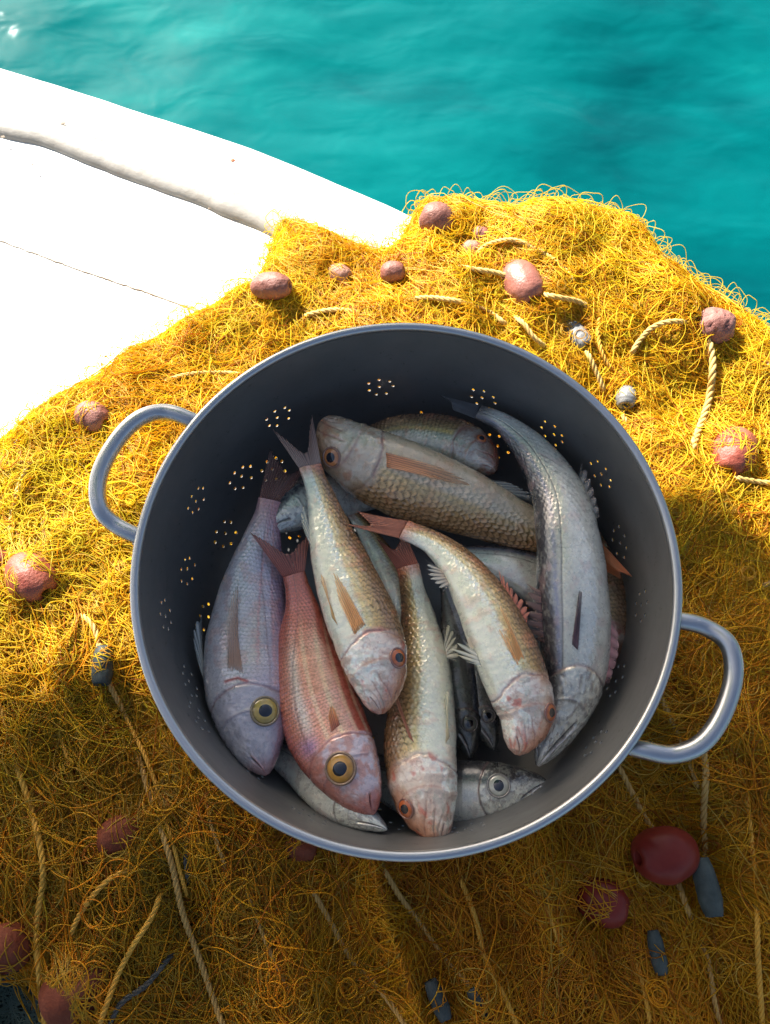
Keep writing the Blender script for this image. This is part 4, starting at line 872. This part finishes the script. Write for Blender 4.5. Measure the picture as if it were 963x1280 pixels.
# bottom of the pile first
f = Fish('hake', 'dark_fish', 'dark fish deep in the gap, its eye just right of the centre mullet', [(588, 948, -.094), (582, 905, -.1), (576, 850, -.105), (570, 790, -.108), (556, 730, -.11)], (1, 0), 0, 1.5, 1.3, 'dark', .5, (.17, .15), (.10, .10, .08), .042, seed=1)
f = Fish('hake', 'dark_fish', 'blackish fish deep in the gap whose dull eye touches the head of the right mullet', [(618, 938, -.096), (606, 892, -.102), (600, 840, -.106), (592, 790, -.11), (580, 740, -.112)], (1, 0), 0, 1.4, 1.2, 'dark', .5, (.19, .1), (.09, .08, .07), .04, seed=2)
f = Fish('mullet', 'red_mullet', 'pale mullet mostly hidden, a strip shows between the two centre mullets', [(535, 840, -.108), (512, 780, -.106), (488, 722, -.104), (462, 672, -.104), (440, 640, -.104)], (1, 0), 30, 1., 1, '', .6, seed=3)
f = Fish('hake', 'small_silver_fish', 'silver fish with a dark gill slit wedged between the bream tails and the left mullet', [(338, 668, -.082), (352, 650, -.084), (382, 628, -.088), (430, 610, -.1), (500, 610, -.11), (540, 620, -.112)], (-.6, -1), 10, 1.9, 1.3, 'jack', .7, seed=4)
f = Fish('hake', 'small_silver_fish', 'lilac silver fish under the right mullet, its back showing a pink fin', [(790, 800, -.1), (740, 765, -.1), (690, 733, -.095), (640, 708, -.09), (600, 696, -.09), (574, 690, -.092)], (-.2, -1), 20, 1.9, 1.3, '', .7, seed=5)
f.fin([(.80, .9, 0), (.66, .95, 0)], [(.86, 1.8, .001), (.78, 2.0, .002), (.70, 1.6, .002)], RD1, RD2, rays=4, jag=.5, name='dorsal_fin')
f = Fish('mullet', 'brown_mullet', 'brown mullet in the gap between the long silver fish and the steel wall', [(742, 845, -.088), (752, 800, -.088), (752, 750, -.088), (740, 700, -.088), (720, 650, -.09), (700, 610, -.092)], (1, 0), -10, 1., 1, 'dark', .6, seed=6)
f = Fish('hake', 'silver_hake', 'silver fish under the red bream, its pale jaw sticking out toward the front rim', [(484, 1037, -.052), (457, 1022, -.058), (420, 1000, -.070), (375, 960, -.09), (325, 925, -.097), (290, 903, -.1)], (1, -1), 10, 1.15, 1.1, '', .8, seed=7)
f.tail((252, 868), (270, 928), (262, 896), (.06, .06, .06), (.05, .05, .055), alpha=.95)
f = Fish('hake', 'jack_mackerel', 'dark backed silver fish head with closed mouth pointing right at the front of the pile', [(684, 977, -.074), (655, 983, -.076), (620, 988, -.080), (575, 990, -.086), (520, 985, -.095), (470, 965, -.1), (425, 930, -.104)], (0, -1), 8, 1.75, 1.6, 'jack', .9, (.205, .17), (.40, .41, .36), .046, seed=8)
f = Fish('mullet', 'red_mullet', 'dim rosy mullet behind the top mullet, head and red eye facing right', [(620, 590, -.072), (600, 572, -.075), (572, 556, -.079), (535, 547, -.084), (490, 545, -.09), (440, 560, -.098), (410, 575, -.1)], (0, -1), 12, 1.12, 1, 'dark', .8, (.155, .42), (.5, .13, .03), .028, seed=9)
# breams on the left
f = Fish('bream', 'grey_bream', 'lilac grey bream along the left wall with a big yellow eye', [(334, 969, -.066), (319, 925, -.070), (309, 880, -.075), (306, 830, -.080), (308, 780, -.082), (314, 730, -.082), (324, 685, -.080), (332, 650, -.078), (338, 625, -.076)], (1, 0), 8, 1.04, 1, '', 1, (.185, .42), (.44, .31, .06), .044, seed=10)
f.tail((338, 560), (385, 580), (362, 592), (.30, .12, .09), (.22, .10, .08), alpha=.6)
f.fin([(.345, -.40, .0005), (.33, .02, .0005)], [(.52, -.50, .002), (.66, -.46, .003), (.67, -.40, .003), (.50, -.24, .002)], (.46, .27, .18), (.50, .36, .28), name='pectoral_fin', rays=12, alpha=.6)
f.fin([(.40, -1, 0), (.34, -1, 0)], [(.56, -1.25, 0), (.52, -1.35, .001), (.42, -1.2, .001)], WH1, (.5, .52, .5), name='pelvic_fin', rays=5, alpha=.6)
f = Fish('bream', 'red_bream', 'rosy red striped bream with a large orange eye, second from the left', [(468, 1018, -.052), (443, 970, -.056), (414, 912, -.064), (393, 852, -.070), (382, 800, -.073), (378, 760, -.072), (368, 718, -.069)], (-1, .1), 6, 1.09, 1, 'red', 1, (.185, .10), (.50, .24, .03), .054, seed=11)
f.tail((312, 664), (388, 666), (360, 692), (.42, .11, .08), (.40, .14, .10), alpha=.9, z1=.006)
f.fin([(.325, -.40, .0005), (.315, -.1, .0005)], [(.37, -.44, .003), (.41, -.38, .003), (.36, -.2, .003)], RD1, OR1, name='pectoral_fin', rays=6)
# mullets
f = Fish('mullet', 'olive_mullet', 'olive gold mullet lying across the far side, head at upper left, belly up', [(404, 524, -.066), (436, 560, -.066), (500, 594, -.068), (570, 622, -.074), (640, 652, -.082), (700, 674, -.080), (742, 686, -.070)], (-.25, 1), 18, 1.02, 1, 'green', 1, (.13, .45), (.58, .2, .06), .031, seed=12)
f.tail((791, 722), (776, 724), (778, 716), (.62, .20, .07), (.58, .18, .07), alpha=1, z1=.016, z2=.012)
f.fin([(.265, -.48, .0005), (.29, -.08, .0005)], [(.42, -.66, .004), (.53, -.62, .005), (.54, -.52, .005), (.42, -.30, .004)], (.56, .22, .10), (.54, .32, .17), name='pectoral_fin', arch=.07, rays=8, alpha=.85)
f.fin([(.60, -.98, 0), (.70, -.98, 0)], [(.66, -1.30, .001), (.74, -1.5, .002), (.78, -1.25, .002)], (.4, .38, .3), (.45, .42, .36), name='anal_fin', rays=6, alpha=.5, jag=.3)
f = Fish('mullet', 'red_mullet', 'white bellied mullet standing head down in the front centre, rosy snout by the rim', [(552, 1054, -.054), (536, 1005, -.056), (529, 950, -.062), (528, 895, -.070), (529, 835, -.078), (525, 782, -.083), (516, 735, -.083), (510, 708, -.082)], (-1, 0), 16, 1.03, 1, '', 1, (.125, .58), (.50, .12, .03), .030, seed=13)
f.tail((470, 672), (506, 664), (492, 686), RD1, (.40, .13, .08), alpha=.9)
f.fin([(.305, .05, .0005), (.325, .20, .0005)], [(.475, .62, .004), (.50, .66, .004), (.44, .55, .003)], (.5, .17, .1), (.6, .28, .14), name='pectoral_fin', rays=6, alpha=.9)
f.fin([(.62, -.96, 0), (.68, -.99, 0)], [(.60, -1.45, .001), (.73, -1.75, .002), (.78, -1.4, .001)], WH1, WH2, name='anal_fin', rays=6, jag=.4, alpha=.55)
f.fin([(.30, -.80, .0005), (.33, -.9, .0005)], [(.47, -.93, .002), (.5, -.9, .002), (.46, -.82, .002)], (.6, .5, .3), WH2, name='pelvic_fin', rays=4, alpha=.7)
# the long silver fish on the right
f = Fish('hake', 'silver_hake', 'long silver fish curved down the right wall with a dark stripe along its back', [(672, 957, -.068), (700, 900, -.066), (716, 848, -.060), (717, 790, -.054), (713, 735, -.050), (709, 680, -.050), (698, 620, -.054), (668, 566, -.060), (632, 532, -.064), (598, 515, -.064)], (-1, 0), [0, 6, 2, -2, -4], 1.03, 1.05, '', 1.15, seed=14)
f.tail((548, 493), (566, 512), (562, 502), (.06, .06, .065), (.08, .08, .08), alpha=1, z1=.004)
f.fin([(.285, .0, .0005), (.30, .20, .0005)], [(.41, -.12, .003), (.42, -.08, .003), (.41, -.02, .003)], (.10, .05, .06), (.07, .04, .05), name='pectoral_fin', rays=5, alpha=1)
f.fin([(.70, -.95, 0), (.60, -.98, 0)], [(.735, -1.5, .001), (.68, -1.35, .001), (.6, -1.15, .001)], (.5, .5, .46), (.45, .36, .33), name='anal_fin', rays=6, jag=.3, alpha=.6)
f.fin([(.36, -.95, 0), (.22, -.95, 0)], [(.34, -1.15, .001), (.28, -1.22, .001), (.22, -1.1, .001)], (.48, .22, .24), (.5, .3, .3), name='pelvic_fin', rays=6, alpha=.85)
f.fin([(.42, .93, .001), (.30, .93, .001)], [(.44, 1.35, .002), (.36, 1.5, .003), (.31, 1.2, .002)], (.12, .06, .05), (.16, .1, .08), name='dorsal_fin', rays=6, jag=.5, alpha=.8)
# on top
f = Fish('mullet', 'red_mullet', 'green white mullet lying head down left of centre, forked tail against the far wall', [(477, 893, -.040), (470, 838, -.042), (447, 765, -.046), (423, 697, -.050), (403, 630, -.053), (388, 583, -.053)], (1, 0), 15, 1.05, 1, '', 1.1, (.165, .58), (.50, .12, .03), .033, seed=15)
f.tail((340, 535), (390, 517), (382, 566), (.44, .30, .24), (.30, .17, .13), alpha=.85, z1=.004, z2=.002)
f.fin([(.30, -.08, .0005), (.275, -.50, .0005)], [(.42, -.30, .003), (.52, -.50, .003), (.50, -.56, .003), (.40, -.64, .002)], OR1, OR2, name='pectoral_fin', rays=8, alpha=.9)
f.fin([(.33, -.80, .0005), (.37, -.88, .0005)], [(.50, -.90, .002), (.54, -.88, .002), (.5, -.80, .002)], (.55, .33, .12), OR2, name='pelvic_fin', rays=4, alpha=.8)
f.fin([(.66, -.98, 0), (.74, -.98, 0)], [(.72, -1.28, .001), (.78, -1.45, .001), (.86, -1.3, .001)], WH1, WH2, name='anal_fin', rays=5, alpha=.6)
f = Fish('mullet', 'red_mullet', 'mullet curving across the centre right, orange tail at left and rosy snout low right', [(647, 944, -.040), (656, 893, -.040), (643, 850, -.040), (624, 800, -.041), (604, 755, -.043), (574, 708, -.047), (540, 678, -.050), (505, 662, -.050)], (1, -.4), 18, 1.0, 1, '', 1.1, (.145, .58), (.50, .12, .03), .031, seed=16)
f.tail((430, 656), (446, 640), (462, 656), (.50, .17, .09), (.44, .15, .08), alpha=.95, z1=.003)
f.fin([(.30, -.16, .0005), (.30, .16, .0005)], [(.46, -.44, .003), (.40, -.12, .003), (.52, -.02, .004), (.47, .16, .003)], OR1, OR2, name='pectoral_fin', rays=10, jag=.15, alpha=.9)
f.fin([(.34, -.98, .0), (.40, -.98, .0)], [(.38, -1.55, .001), (.44, -1.8, .001), (.47, -1.35, .001)], WH1, WH2, name='pelvic_fin', rays=4, jag=.5, alpha=.75)
f.fin([(.68, -.98, 0), (.77, -.98, 0)], [(.66, -1.5, .001), (.75, -1.95, .001), (.86, -1.7, .001)], (.5, .4, .3), WH1, name='anal_fin', rays=7, jag=.4, alpha=.6)
f.fin([(.60, .98, 0), (.44, .98, 0)], [(.66, 1.35, .001), (.58, 1.25, .001), (.50, 1.40, .001), (.46, 1.1, .001)], RD1, RD2, name='dorsal_fin', rays=8, jag=.5, alpha=.8)
